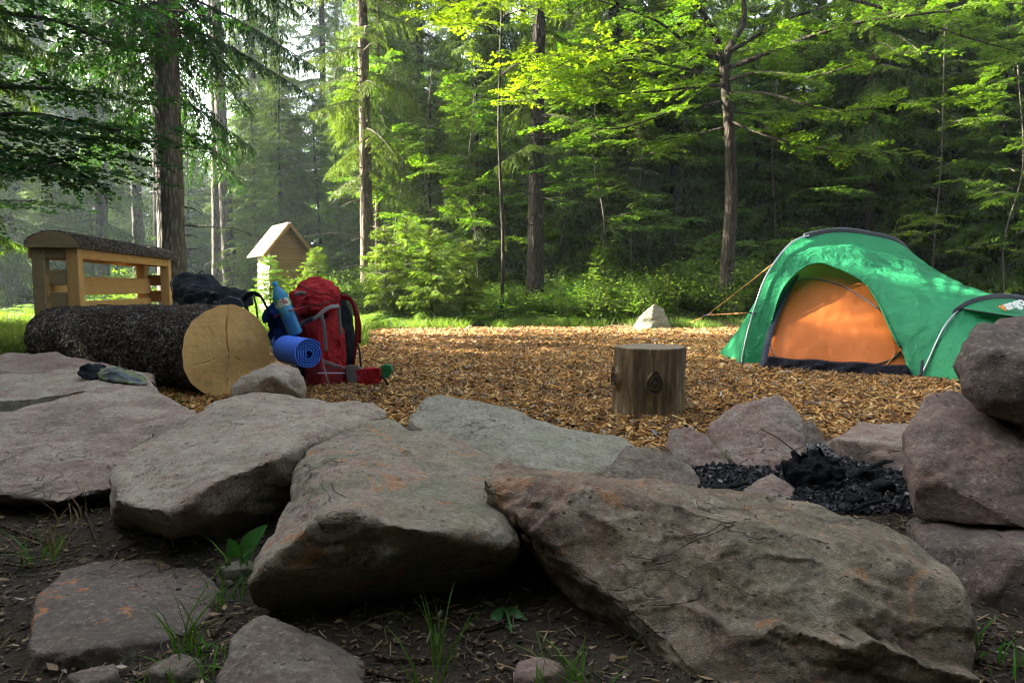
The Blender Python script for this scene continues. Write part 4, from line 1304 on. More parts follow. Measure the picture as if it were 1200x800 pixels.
# blue foam mat
m, nt, out = new_mat('blue foam')
wv = nd(nt, 'ShaderNodeTexWave', {'Vector': coords(nt), 'Scale': 24.0, 'Distortion': .6}).outputs[0]
princ(nt, out, Base_Color=mix(nt, wv, (0.008, 0.075, 0.46), (0.014, 0.13, 0.66)), Roughness=.65, Normal=bump(nt, wv, .6, .004))
M['foam'] = m
E = at(362, 414.5, 4.15)
md = Vector((-.46, .56, .0)).normalized()
ms = Vector((-md.y, md.x, 0)); 
prof_o, prof_i = [], []
T_ = 4.6
for k in range(200):
    t = k / 199
    a = -1.2 + 2 * PI * T_ * t
    r = .018 + .073 * t
    prof_o.append((math.cos(a) * (r + .0048), math.sin(a) * (r + .0048)))
    prof_i.append((math.cos(a) * (r - .0048), math.sin(a) * (r - .0048)))
prof_o[-1] = ((prof_o[-1][0] + prof_i[-1][0]) / 2 * 1.0, (prof_o[-1][1] + prof_i[-1][1]) / 2)
loop = prof_o + prof_i[::-1]
mb = MB()
rows = []
for j in range(8):
    c = E + md * (.36 * j / 7)
    rows.append([c + ms * (x * (1 + .01 * math.sin(j * 2))) + Z * y for x, y in loop])
mb.grid(rows, closed=True)
n = len(loop)
for j, flip in ((0, 0), (7, 1)):
    vs_ = rows[j]
    fs = []
    for k in range(199):
        q = (k, k + 1, n - 2 - k, n - 1 - k)
        fs.append(q if flip else q[::-1])
    mb.add([p - md * 0 for p in vs_], fs)
roll = mb.build('foam_mat_roll', M['foam'], origin=E + md * .2 - Z * .09)
tag(roll, 'bright blue foam sleeping mat rolled up and strapped low on the red rucksack', 'sleeping mat')

# blue jacket stuffed beside the rucksack
M['blue_cloth'] = fabric_mat('blue fleece', (0.010, 0.042, 0.26), wr=20, wstr=.6, rough=.75)
jk = empty('blue_jacket', at(325, 412, 4.62), 'dark blue jacket bunched between the log and the water bottle', 'jacket')
lump('body', [(314, 376, 4.60), (326, 368, 4.56), (345, 374, 4.56), (350, 396, 4.58), (344, 412, 4.58), (322, 414, 4.58), (314, 396, 4.60)], M['blue_cloth'], jk, .008, 3, .014, 18, seed=21, back=.12)
lump('sleeve', [(306, 370, 4.56), (311, 362, 4.52), (324, 352, 4.52), (332, 358, 4.52), (330, 370, 4.52), (314, 378, 4.54), (308, 379, 4.55)], M['blue_cloth'], jk, .007, 3, .008, 22, seed=23, back=.06)
strap('drawstring', [at(322, 372, 4.46), at(332, 366, 4.45), at(344, 363, 4.46), at(358, 360, 4.60)], .010, M['red_dark'], jk, .8)

# water bottle
m, nt, out = new_mat('blue plastic')
p = princ(nt, out, Base_Color=(0.10, 0.42, 0.85), Roughness=.06)
p.inputs['Transmission Weight'].default_value = .55
p.inputs['IOR'].default_value = 1.25
M['bottle'] = m
B0, B1 = at(347, 392, 4.50), at(321, 330, 4.46)
bd = (B1 - B0).normalized()
BL = (B1 - B0).length
bt = empty('water_bottle', B0, 'tilted blue plastic water bottle with a green and white label', 'bottle')
bs = bd.cross(Vector((0, 1, 0))).normalized(); bw = bd.cross(bs)


def lathe(prof, name, mat, parent, n=40):
    rows = [[B0 + bd * (h * BL) + (bs * math.cos(a) + bw * math.sin(a)) * r for a in np.linspace(0, 2 * PI, n + 1)[:-1]] for h, r in prof]
    mb = MB(); mb.grid(rows, closed=True)
    mb.add(rows[0], [tuple(range(n))]); mb.add(rows[-1], [tuple(range(n - 1, -1, -1))])
    return mb.build(name, mat, parent, smooth=True)


pr = [(0, .036), (.02, .046)]
for k in range(24): pr.append((.04 + k * .018, .0475 + .0022 * math.cos(k * PI)))
pr += [(.50, .0485), (.52, .050), (.68, .050), (.72, .049), (.80, .040), (.86, .026), (.90, .016), (.93, .0145)]
lathe(pr, 'body', M['bottle'], bt)
lathe([(.925, .0175), (.93, .0185), (.985, .0185), (1.0, .016)], 'cap', simple('blue cap', (.03, .30, .62), .35), bt)
m, nt, out = new_mat('bottle label')
g = tex_noise(nt, coords(nt, scale=(1, 1, 2)), 22, 3, .5)
princ(nt, out, Base_Color=ramp(nt, g, [(.40, (.02, .16, .05)), (.5, (.10, .34, .12)), (.56, (.62, .68, .66)), (.66, (.30, .06, .05))]), Roughness=.3)
lathe([(.53, .0510), (.535, .0514), (.675, .0514), (.68, .0510)], 'label', m, bt)

# yellow scrap under the bottle
y_ = lump('yellow_wrapper', [(330, 396, 4.44), (336, 393, 4.43), (342, 397, 4.43), (340, 402, 4.43), (331, 402, 4.44)], simple('yellow wrapper', (.50, .42, .08), .4), None, .004, 2, .004, 50, seed=31, back=.03, origin=at(336, 402, 4.45))
tag(y_, 'crumpled yellow wrapper above the rolled blue mat', 'wrapper')

# black rucksack on the log
bk = empty('black_rucksack', at(240, 360, 4.85), 'black rucksack lying on top of the bark log', 'rucksack')
lump('body', [(203, 352, 4.95), (201, 332, 4.98), (204, 324, 5.0), (215, 319, 5.0), (236, 320, 4.98), (246, 331, 4.92), (256, 340, 4.84), (252, 358, 4.76), (215, 359, 4.84), (225, 340, 4.78)], M['black_cloth'], bk, .009, 3, .009, 14, seed=41, back=.22)
lump('lid', [(206, 358, 4.86), (218, 345, 4.78), (240, 340, 4.74), (258, 344, 4.72), (262, 354, 4.70), (240, 360, 4.72), (214, 360, 4.80)], M['black_cloth'], bk, .008, 3, .008, 18, seed=42, back=.12)
lump('lower_pack', [(250, 337, 4.80), (262, 335, 4.80), (278, 341, 4.76), (287, 350, 4.72), (288, 360, 4.68), (262, 360, 4.66), (250, 356, 4.70)], M['black_cloth'], bk, .008, 3, .008, 16, seed=43, back=.20)
lump('side_pocket', [(256, 352, 4.63), (266, 346, 4.62), (280, 350, 4.62), (287, 359, 4.62), (270, 362, 4.62), (256, 360, 4.63)], M['slate_cloth'], bk, .007, 3, .004, 20, seed=44, back=.06)
strap('shoulder_strap', [at(284, 352, 4.72), at(290, 346, 4.66), at(298, 344, 4.60), at(305, 347, 4.55), at(310, 355, 4.52), at(315, 366, 4.50), at(316, 378, 4.50)], .036, M['black_cloth'], bk, .35)
strap('shoulder_strap', [at(284, 352, 4.78), at(288, 358, 4.66), at(290, 366, 4.58)], .040, M['black_cloth'], bk, .35)
strap('load_strap', [at(297, 346, 4.58), at(300, 358, 4.53), at(302, 374, 4.50), at(303, 384, 4.52)], .014, M['black_web'], bk, .3)
strap('haul_loop', [at(281, 344, 4.78), at(285, 340, 4.78), at(289, 341, 4.78), at(288, 346, 4.76)], .012, M['black_web'], bk, .4)
strap('haul_loop', [at(232, 321, 4.95), at(237, 318, 4.95), at(241, 322, 4.93)], .014, M['black_web'], bk, .4)
strap('side_strap', [at(203, 327, 4.97), at(200, 331, 4.92), at(202, 340, 4.88)], .014, M['black_web'], bk, .4)
strap('buckle', [at(225, 334, 4.80), at(230, 336, 4.79)], .02, M['black_web'], bk, .5, 5)
strap('buckle', [at(248, 343, 4.72), at(253, 344, 4.71)], .02, M['black_web'], bk, .5, 5)

# garment on the rock
m, nt, out = new_mat('two tone garment')
nn = tex_noise(nt, coords(nt, scale=(1, 3, 3), rot=(0, .35, .2)), 6, 3, .5)
c = ramp(nt, nn, [(.40, (0.010, 0.015, 0.026)), (.44, (0.035, 0.046, 0.066)), (.50, (0.035, 0.046, 0.066)), (.515, (0.090, 0.115, 0.035))])
princ(nt, out, Base_Color=c, Roughness=.6, Normal=bump(nt, tex_noise(nt, coords(nt), 25, 4, .6), .5, .01))
M['garment'] = m
gt = empty('bundled_garment', at(130, 445, 3.6), 'crumpled dark blue and olive garment on the long grey rock', 'garment')
lump('bundled_sleeve', [(89, 436, 3.50), (92, 431, 3.52), (103, 426, 3.54), (116, 430, 3.54), (118, 440, 3.48), (108, 445, 3.44), (94, 444, 3.46)], M['black_cloth'], gt, .006, 2, .010, 26, seed=51, back=.10)
lump('fabric', [(110, 432, 3.56), (140, 429, 3.58), (160, 436, 3.52), (174, 447, 3.42), (176, 453, 3.38), (150, 449, 3.36), (120, 446, 3.40), (112, 440, 3.46)], M['garment'], gt, .006, 2, .009, 22, seed=52, world=[tuple(at(140, 440, 3.42) + Vector((0, -.0, .02)))])

# ------------------------------------------------------------------ tent
M['fly'] = fabric_mat('green fly sheet', (0.022, 0.205, 0.088), .20, (0.05, 0.42, 0.16), .45, 9, .6, .04, .10)
M['inner'] = fabric_mat('orange inner tent', (0.46, 0.125, 0.026), .15, (0.75, 0.22, 0.04), .55, 8, .4, .02, .10)
M['tub'] = fabric_mat('dark ground sheet', (0.010, 0.010, 0.016), 0, None, .55, 12, .9, .03, spec=.08)
M['lining'] = fabric_mat('grey door lining', (0.028, 0.033, 0.050), 0, None, .6, 14, .7, .02, spec=.08)
M['sleeve'] = fabric_mat('grey pole sleeve', (0.035, 0.039, 0.048), 0, None, .6, 18, .5, .01)
M['pole'] = simple('silver tent pole', (0.34, 0.35, 0.38), .3, .9)
M['cord'] = simple('orange guy cord', (0.36, 0.15, 0.035), .6)
M['piping'] = simple('grey zip piping', (0.12, 0.11, 0.13), .6)
tent = empty('tent', (3.3, 6.0, 0), 'green two arch tent with its side door open onto an orange inner', 'tent')
NA = 70
A1 = even(catmull([onz(868, 431, -.01), at(874, 400, 6.00), at(884, 362, 6.06), at(899, 322, 6.14), at(925, 287, 6.28), at(950, 276, 6.42), at(985, 271, 6.60), at(1020, 275, 6.78),
                   at(1050, 283, 6.92), at(1066, 300, 7.02), at(1080, 345, 7.12), Vector((4.26, 7.18, .0))], 200), NA)
A2 = even(catmull([onz(1075, 448, -.01), at(1086, 425, 5.08), at(1098, 398, 5.12), at(1110, 377, 5.18), at(1130, 359, 5.28), at(1160, 350, 5.42), at(1195, 351, 5.58), at(1230, 362, 5.72),
                   at(1256, 388, 5.82), at(1268, 420, 5.88), Vector((4.95, 5.92, 0))], 200), NA)
NS = 90


def fly_pt(v, s):
    """v around the arch, s from the tall arch to the low one"""
    i = min(int(v), NA - 2); f = v - i
    a = A1[i].lerp(A1[i + 1], f); b = A2[i].lerp(A2[i + 1], f)
    p = a.lerp(b, s)
    q = v / (NA - 1)
    sag = math.sin(PI * s) * math.sin(PI * q)
    c = (A1[0] + A1[-1]) / 2; c = c.lerp((A2[0] + A2[-1]) / 2, s)
    ins = Vector((c.x - p.x, c.y - p.y, 0))
    return p + Z * (-.13 * sag) + ins * (.06 * math.sin(PI * s))


DOOR = [(890, 470), (893, 425), (902, 385), (915, 342), (934, 319), (957, 308), (985, 316), (1012, 330), (1030, 356), (1046, 390), (1060, 420), (1068, 470)]
DOORF = [proj(p) for p in []]


def inside(x, y, poly):
    r = False
    j = len(poly) - 1
    for i in range(len(poly)):
        xi, yi = poly[i]; xj, yj = poly[j]
        if (yi > y) != (yj > y) and x < (xj - xi) * (y - yi) / (yj - yi) + xi: r = not r
        j = i
    return r


dsm = [(v.x, v.y) for v in catmull([Vector((x, y, 0)) for x, y in DOOR], 120)]
NV_ = 170
G = [[fly_pt(v, s) for s in np.linspace(0, 1, NS)] for v in np.linspace(0, NA - 1, NV_)]
W3 = np.array([[tuple(p) for p in r] for r in G])
flat_ = W3.reshape(-1, 3)
vv_, ss_ = np.meshgrid(np.linspace(0, 1, NV_), np.linspace(0, 1, NS), indexing='ij')
UV = np.stack([vv_.ravel() * 7, ss_.ravel() * 1.3, np.zeros(NV_ * NS)], -1)
wr = vnoise(flat_ * np.array([1, 1, 2.2]), 4.5, 3) * .014 + vnoise(UV, 2.6, 5) * .012 + (0.3 - np.abs(vnoise(UV + np.array([0, .4, 3]), 4.2, 8))) * .010
# tension folds running from the corners of the fly
for (fx, fy, k_, a_) in ((927, 290, 16, .011), (1078, 440, 15, .010), (1112, 372, 14, .009)):
    dx_ = np.array([proj(p)[0] - fx for p in flat_]); dy_ = np.array([proj(p)[1] - fy for p in flat_])
    rr2 = np.hypot(dx_, dy_)
    wr = wr + np.sin(np.arctan2(dy_, dx_) * k_ + rr2 * .01) * a_ * np.clip(rr2 / 40, 0, 1) * np.exp(-rr2 / 130)
edge = np.outer(np.ones(NV_), np.sin(np.linspace(0, PI, NS)) ** .5).ravel()
flat_ = flat_ + np.stack([np.zeros_like(wr), -wr * edge * .6, wr * edge * .7], -1)
PJ = [proj(p) for p in flat_]
half = NV_ * .5
ins_ = np.array([inside(x, y, dsm) for x, y in PJ]).reshape(NV_, NS)
ins_[int(half):] = False
F, used = [], set()
for i in range(NV_ - 1):
    for j in range(NS - 1):
        q = (i * NS + j, i * NS + j + 1, (i + 1) * NS + j + 1, (i + 1) * NS + j)
        if sum(ins_.ravel()[k] for k in q) >= 3: continue
        F.append(q)
from collections import Counter
ec = Counter()
for q in F:
    for a, b in zip(q, q[1:] + q[:1]): ec[(min(a, b), max(a, b))] += 1
bd_v = {k for e, c in ec.items() if c == 1 for k in e}
dn = np.array(dsm)
for k in bd_v:
    i, j = divmod(k, NS)
    if i >= half or j in (0, NS - 1) or i == 0: continue
    x, y = PJ[k]
    dd_ = np.hypot(dn[:, 0] - x, dn[:, 1] - y)
    if dd_.min() > 9: continue
    tx, ty = dn[dd_.argmin()]
    Y = flat_[k][1]
    flat_[k] = at(tx, ty, Y)
mb = MB(); mb.v = [tuple(p) for p in flat_]; mb.f = F; mb.m = [0] * len(F)
fly = mb.build('fly_sheet', M['fly'], tent, smooth=True)
# seams of the fly
for s_ in (.30, .62):
    mb = MB(); mb.tube([fly_pt(v, s_) + Vector((-.006, -.012, .008)) for v in np.linspace(NA * .40, NA * .72, 40)], .004, 6, flat=.5)
    mb.build('seam', M['fly'], fly, smooth=True)
# rolled edge of the door opening
edge_pts = []
for x, y in dsm[14:-12]:
    dd_ = [(abs(a - x) + abs(b - y), k) for k, (a, b) in enumerate(PJ) if k // NS < half]
    k = min(dd_)[1]
    edge_pts.append(at(x, y, flat_[k][1] - .012))
ep = even(edge_pts, 60)
mb = MB(); mb.tube(catmull(ep[::3], 60), [.010 + .012 * max(0, t - .45) for t in np.linspace(0, 1, 60)], 8, flat=.6); mb.build('door_hem', M['fly'], fly, smooth=True)

# end panel over the low arch, down to the ground on the far right
K2 = onz(1345, 478, .0)
E2 = even([A2[0] + Vector((.02, -.02, 0)), onz(1180, 470, .0), K2, A2[-1]], NA)
rows = []
for s in np.linspace(0, 1, 40):
    rows.append([A2[i].lerp(E2[i], s) - Z * (.10 * math.sin(PI * s) * math.sin(PI * i / (NA - 1))) for i in range(NA)])
mb = MB(); mb.grid(rows)
me = mb.mesh('end_panel', M['fly'], True)
V = get_co(me); N = get_no(me)
set_co(me, V + N * (vnoise(V * np.array([1, 1, 2]), 6, 8) * .008)[:, None])
endp = link('end_panel', me, tent)
# small hood over the vent of the low arch
hood = []
for t in np.linspace(0, 1, 24):
    v_ = 20 + 34 * t
    i = min(int(v_), NA - 2)
    a = A2[i].lerp(A2[i + 1], v_ - i)
    b = a.lerp(E2[i], .26 * math.sin(PI * min(max(t, .0), 1)) ** .8 + .012)
    hood.append([a.lerp(b, s) + Vector((-.03, -.05, .0)) * s + Vector((-.006, -.012, 0)) for s in np.linspace(0, 1, 8)])
mb = MB(); mb.grid(hood); hd_ = mb.build('vent_hood', M['fly'], tent, smooth=True)
mb = MB(); mb.tube([r[-1] for r in hood], .006, 6); mb.build('vent_edge', M['sleeve'], hd_, smooth=True)
# left tail staked out behind the tall arch
K1 = onz(839, 417, 0.0)
E1 = even([A1[0] + Vector((-.02, .03, 0)), K1, K1 + Vector((.55, .75, 0)), A1[-1]], NA)
rows = [[A1[i].lerp(E1[i], s) - Z * (.12 * math.sin(PI * s) * math.sin(PI * i / (NA - 1))) for i in range(NA)] for s in np.linspace(0, 1, 30)]
mb = MB(); mb.grid(rows); mb.build('tail_panel', M['fly'], tent, smooth=True)

# orange inner wall
b0, b1 = onz(884, 431, .02), onz(1074, 441, .02)
tp = at(965, 305, 6.34)
pn = (b1 - b0).cross(tp - b0).normalized()
pin = Vector((-(b1 - b0).y, (b1 - b0).x, 0)).normalized()
def on_plane(px, py, push=0.0):
    d = ray(px, py); o_ = Vector((0, 0, CAM_H))
    t = (b0 + pin * push - o_).dot(pn) / d.dot(pn)
    return o_ + d * t
ID = [(900, 440), (901, 405), (900, 350), (918, 315), (945, 296), (965, 292), (1000, 300), (1036, 330), (1062, 385), (1078, 440), (1082, 452)]
ids = [(v.x, v.y) for v in catmull([Vector((x, y, 0)) for x, y in ID], 70)]
rows = []
for k in range(46):
    t = k / 45
    row = []
    for x, y in ids:
        cx_, cy_ = 980, 446
        X_, Y_ = cx_ + (x - cx_) * t, cy_ + (y - cy_) * t
        p = on_plane(X_, Y_, .05)
        bulge = -.07 * math.sin(PI * min(1, (1 - t) * .75 + .12))
        row.append(p - pin * -bulge * 1.0)
    rows.append(row)
mb = MB(); mb.grid(rows)
me = mb.mesh('inner_wall', M['inner'], True)
V = get_co(me)
rad_ = V - np.array(on_plane(980, 300, .05))
wrk = vnoise(V * np.array([2.2, 2.2, .7]), 5, 3) * .010 + (0.3 - np.abs(vnoise(V * np.array([1.6, 1.6, .9]), 6, 9))) * .012
set_co(me, V - np.array(pin) * wrk[:, None])
inn = link('inner_wall', me, tent)
zp = [(905, 383), (908, 362), (920, 340), (940, 328), (958, 327), (985, 334), (1010, 348), (1030, 362)]
def zip_(pts, rad, mt, nm):
    mb = MB(); mb.tube(catmull([on_plane(x, y, .05) - pin * .075 for x, y in pts], 40), rad, 8); return mb.build(nm, M[mt], inn, smooth=True)
zip_(zp, .006, 'piping', 'zip')
zip_([(904, 400), (906, 410), (913, 420), (925, 424)], .005, 'piping', 'zip')
zip_([(1010, 427), (1030, 425), (1046, 419), (1055, 411)], .008, 'sleeve', 'zip')
zip_([(1038, 430), (1041, 424), (1047, 417), (1049, 411)], .008, 'cord', 'zip_pull')
# dark tub along the bottom
fo = Vector((b1.y - b0.y, -(b1.x - b0.x), 0)).normalized()
if fo.y > 0: fo = -fo
rows = []
for k in range(60):
    t = k / 59
    a = onz(891, 435, 0).lerp(onz(1071, 446, 0), t)
    h = min(1, .35 + t * 14, .25 + (1 - t) * 18) * .112 * (1 - .12 * t) * (1 + .05 * math.sin(t * 21))
    rows.append([a + fo * (.012 + .006 * math.sin(t * 37)), a + fo * (.006 + .008 * math.sin(t * 26)) + Z * h * .33, a + fo * (-.006 + .008 * math.sin(t * 33 + 1)) + Z * h * .66, a - fo * .020 + Z * h, a - fo * .10 + Z * (h + .004)])
mb = MB(); mb.grid(rows); mb.build('ground_sheet_edge', M['tub'], tent, smooth=False)
# grey lining folded back at the left of the door
ll = [(887, 436, 898, 438), (890, 415, 899, 418), (896, 392, 904, 394), (903, 370, 911, 372), (911, 346, 922, 349), (922, 331, 930, 333), (932, 321, 936, 322)]
rows = []
for x0, y0, x1, y1 in ll:
    p, q = on_plane(x0 + 3, y0, .0) - pin * .05, on_plane(x1 + 2, y1, .0) - pin * .08
    rows.append([p.lerp(q, s) - pin * .02 * math.sin(PI * s) for s in np.linspace(0, 1, 8)])
mb = MB(); mb.grid(rows)
me = mb.mesh('door_lining', M['lining'], True); V = get_co(me); set_co(me, V - np.array(pin) * (vnoise(V, 16, 3) * .014)[:, None])
link('door_lining', me, tent)
mb = MB(); mb.grid([[on_plane(924, 326, .0) - pin * .15, on_plane(930, 324, .0) - pin * .15], [on_plane(935, 312, .0) - pin * .15, on_plane(938, 309, .0) - pin * .15]])
mb.build('door_tie', simple('lime ribbon', (.20, .45, .03), .6), tent)
# poles and sleeves
def off(a, d): return [p + Vector(d) for p in a]
mb = MB(); mb.tube(off(A1[:27], (-.012, -.03, .004)), .0075, 8); mb.build('pole', M['pole'], tent, smooth=True)
mb = MB(); mb.tube(off(A2[:19], (-.012, -.03, .004)), .0085, 8); mb.build('pole', M['pole'], tent, smooth=True)
mb = MB(); mb.tube(A1[25:57], .034, 10, flat=.45, up=(.6, -.7, 0)); mb.build('pole_sleeve', M['sleeve'], tent, smooth=True)
mb = MB(); mb.tube(A2[17:], .036, 10, flat=.4, up=(.6, -.7, 0)); mb.build('pole_sleeve', M['sleeve'], tent, smooth=True)
mb = MB(); q = at(877, 366, 6.02); mb.tube([q, at(884, 367, 6.03), at(891, 366, 6.1)], .007, 6); mb.build('pole_clip', M['sleeve'], tent)
mb = MB()
mb.tube([onz(1075, 448, -.01) + Vector((0, -.035, .03)), at(1079, 440, 5.0), at(1081, 422, 5.05)], [.014, .012, .010], 8, flat=.5); mb.build('pole_foot', M['sleeve'], tent)
mb = MB()
mb.tube([onz(868, 432, 0) + Vector((0, -.03, .0)), at(870, 424, 5.92)], .011, 8); mb.build('pole_foot', M['sleeve'], tent)
mb = MB()
mb.tube([E2[0] + Z * .03 + Vector((0, -.03, 0))] + [E2[i] + Z * .035 + Vector((-.01, -.03, 0)) for i in range(3, 26, 3)], .017, 8, flat=.5); mb.build('hem', M['sleeve'], tent, smooth=True)
# guy lines
sp = onz(802, 381, 0.0)
kn_ = at(829, 369, 8.4)
mb = MB()
mb.tube([sp, sp.lerp(kn_, .5), kn_, kn_.lerp(A1[26], .5), A1[26] + Vector((-.02, -.03, .0))], .0042, 6)
mb.tube([kn_, at(876, 366.5, 6.03)], .0042, 6)
gl = mb.build('guy_line', M['cord'], tent)
mb = MB(); mb.tube([kn_ + Vector((-.05, .02, -.015)), kn_ + Vector((.05, -.02, .015))], .014, 6); mb.build('slider', M['piping'], gl)
mb = MB(); mb.tube([sp + Vector((0, 0, -.05)), sp + Vector((-.02, .03, .09))], .007, 6); mb.build('peg', M['pole'], gl)
for p in (K1, onz(866, 418, 0), onz(1073, 449, 0)):
    mb = MB(); mb.tube([p + Vector((-.01, -.02, .05)), p + Vector((0, 0, -.05))], .005, 6); mb.build('peg', M['pole'], tent)
# maker's lettering on the end panel
best = None
for v_ in np.linspace(18, 52, 69):
    i = int(v_)
    a = A2[i].lerp(A2[i + 1], v_ - i); b = E2[i].lerp(E2[i + 1], v_ - i)
    for s in np.linspace(.03, .5, 60):
        p = a.lerp(b, s) - Z * (.10 * math.sin(PI * s) * math.sin(PI * v_ / (NA - 1)))
        x, y = proj(p)
        e = math.hypot(x - 1168, y - 371)
        if best is None or e < best[0]: best = (e, v_, s, p)
        
_, v0, s0, p0 = best
tcu = bpy.data.curves.new('lettering', 'FONT')
tcu.body = 'vango'
tcu.size = .108
tcu.extrude = .002
tcu.offset = .0035
tcu.resolution_u = 3
to = bpy.data.objects.new('lettering', tcu); COL.objects.link(to)
dg = bpy.context.evaluated_depsgraph_get(); dg.update()
tme = bpy.data.meshes.new_from_object(to.evaluated_get(dg))
bpy.data.objects.remove(to)
hx = (at(1200, 362, p0.y + .10) - p0).normalized()
hn = Vector((-.35, -.80, .45)); hn = (hn - hx * hn.dot(hx)).normalized()
hy = hn.cross(hx).normalized()
Mx = Matrix((( hx.x, hy.x, hn.x, p0.x + hn.x * .075), (hx.y, hy.y, hn.y, p0.y + hn.y * .075), (hx.z, hy.z, hn.z, p0.z + hn.z * .075), (0, 0, 0, 1)))
tme.transform(Mx)
tme.materials.clear()
tme.materials.append(simple('white print', (.80, .80, .78), .6))
tme.materials.append(simple('orange print', (.75, .25, .05), .6))
V = get_co(tme)
lx = (V - np.array(p0)) @ np.array(hx)
for pl in tme.polygons:
    pl.material_index = 1 if np.mean([lx[k] for k in pl.vertices]) < .047 else 0
link('lettering', tme, hd_)
# ------------------------------------------------------------------ foliage building blocks
def kites(P, D, L, Wd, roll_up):
    """pointed four-corner shoots: base P, direction D, length L, half width Wd"""
    D = D / np.linalg.norm(D, axis=1)[:, None]
    S = np.cross(D, roll_up)
    S /= np.maximum(np.linalg.norm(S, axis=1), 1e-6)[:, None]
    tip = P + D * L[:, None]
    mid = P + D * (L * .42)[:, None]
    return np.stack([P, mid + S * Wd[:, None], tip, mid - S * Wd[:, None]], 1)


def spruce_branch(L, seed, hang=.35, shoot=.10, wid=.016, step=.06, sub=.045):
    g = np.random.default_rng(seed)
    ax_ = lambda t: np.array([L * t, 0.03 * L * math.sin(3 * t + seed), L * (.10 * t - .34 * t * t + .13 * t ** 3)])
    out = []
    ss = np.arange(.10 * L, L, step)
    for s in ss:
        t = s / L
        p0 = ax_(t)
        tan = ax_(min(t + .02, 1.02)) - p0; tan /= np.linalg.norm(tan)
        for side in (-1, 1):
            if g.random() < .10: continue
            l = (min(.62, .42 * L) * (1 - t) ** .65 + .05) * g.uniform(.65, 1.15) * min(1, .45 + t * 2.6)
            a = R(g.uniform(42, 66)) * side
            d = np.array([math.cos(a) * tan[0] - math.sin(a) * tan[1], math.sin(a) * tan[0] + math.cos(a) * tan[1], tan[2] * .6])
            n = max(2, int(l / sub))
            r = np.linspace(.0, 1, n + 1)
            drop = hang * l * r ** 1.8 * g.uniform(.5, 1.5)
            P = p0 + d * (r * l)[:, None]
            P[:, 2] -= drop
            seg = np.diff(P, axis=0)
            # shoots along the twig, both sides, and the twig itself
            for sd in (-1, 1):
                k = len(seg)
                b = sd * np.radians(g.uniform(30, 58, k))
                D = np.stack([np.cos(b) * seg[:, 0] - np.sin(b) * seg[:, 1], np.sin(b) * seg[:, 0] + np.cos(b) * seg[:, 1], seg[:, 2]], 1)
                D /= np.linalg.norm(D, axis=1)[:, None]
                D[:, 2] += g.uniform(-.55, .12, k) * (0.5 + hang)
                up = np.stack([g.normal(0, .5, k), g.normal(0, .5, k), np.ones(k)], 1)
                out.append(kites(P[:-1] + seg * g.random((k, 1)), D, shoot * g.uniform(.55, 1.25, k) * (1.1 - .5 * r[:-1]), wid * g.uniform(.7, 1.3, k), up))
            up = np.stack([g.normal(0, .6, len(seg)), g.normal(0, .6, len(seg)), np.ones(len(seg))], 1)
            out.append(kites(P[:-1], seg, np.linalg.norm(seg, axis=1) * 1.7, np.full(len(seg), wid * .9), up))
    # leader shoots
    ts = np.linspace(.1, 1, max(4, int(L / .08)))
    A = np.array([ax_(t) for t in ts]); sg = np.diff(A, axis=0)
    out.append(kites(A[:-1], sg, np.linalg.norm(sg, axis=1) * 1.5, np.full(len(sg), wid), np.tile([0., .3, 1.], (len(sg), 1))))
    ap = np.array([ax_(t) for t in np.linspace(0, 1, 6)])
    return np.concatenate(out), ap


def leaf_branch(L, seed, leaf=.07, lw=.024, dens=1.0, hang=.15):
    """flat spray of broad leaves"""
    g = np.random.default_rng(seed)
    ax_ = lambda t: np.array([L * t, 0.06 * L * math.sin(4 * t + seed), L * (.06 * t - .18 * t * t)])
    out = []
    for s in np.arange(.12 * L, L, .10):
        t = s / L
        p0 = ax_(t)
        for side in (-1, 1):
            if g.random() < .15: continue
            l = (.40 * L * (1 - t) ** .7 + .06) * g.uniform(.6, 1.2)
            a = R(g.uniform(35, 65)) * side
            d = np.array([math.cos(a), math.sin(a), g.uniform(-.15, .1)])
            n = max(2, int(l / .045 * dens))
            r = np.linspace(.1, 1, n)
            P = p0 + d * (r * l)[:, None]
            P[:, 2] -= hang * l * r ** 2
            for sd in (-1, 1):
                b = sd * np.radians(g.uniform(25, 70, n))
                D = np.stack([np.cos(b) * d[0] - np.sin(b) * d[1], np.sin(b) * d[0] + np.cos(b) * d[1], g.uniform(-.55, .12, n)], 1)
                up = np.stack([g.normal(0, .35, n), g.normal(0, .35, n), np.ones(n)], 1)
                out.append(kites(P, D, leaf * g.uniform(.65, 1.2, n), lw * g.uniform(.8, 1.2, n), up))
    return np.concatenate(out), np.array([ax_(t) for t in np.linspace(0, 1, 6)])


SPR = {}
for L in (.35, .7, 1.2, 1.9, 2.8):
    for s in range(3):
        k = max(.75, min(1.5, L ** .5))
        SPR[(L, s)] = spruce_branch(L, 100 + s, .35 + .2 * s, .078 * k, .0082 * k, .047 * k, .033 * k)
LFB = {}
for L in (.6, 1.1, 1.7):
    for s in range(3): LFB[(L, s)] = leaf_branch(L, 300 + s)


def place(tpl, yaw, pitch, roll, scale, pos):
    V, ap = tpl
    Rm = rot_mats(np.array([yaw]), np.array([-pitch]), np.array([roll]))[0] * scale
    return V.reshape(-1, 3) @ Rm.T + pos, ap @ Rm.T + pos


def pick(lib, L, g):
    ks = sorted({k[0] for k in lib})
    l = min(ks, key=lambda q: abs(math.log(q / L)))
    return lib[(l, int(g.integers(3)))], L / l


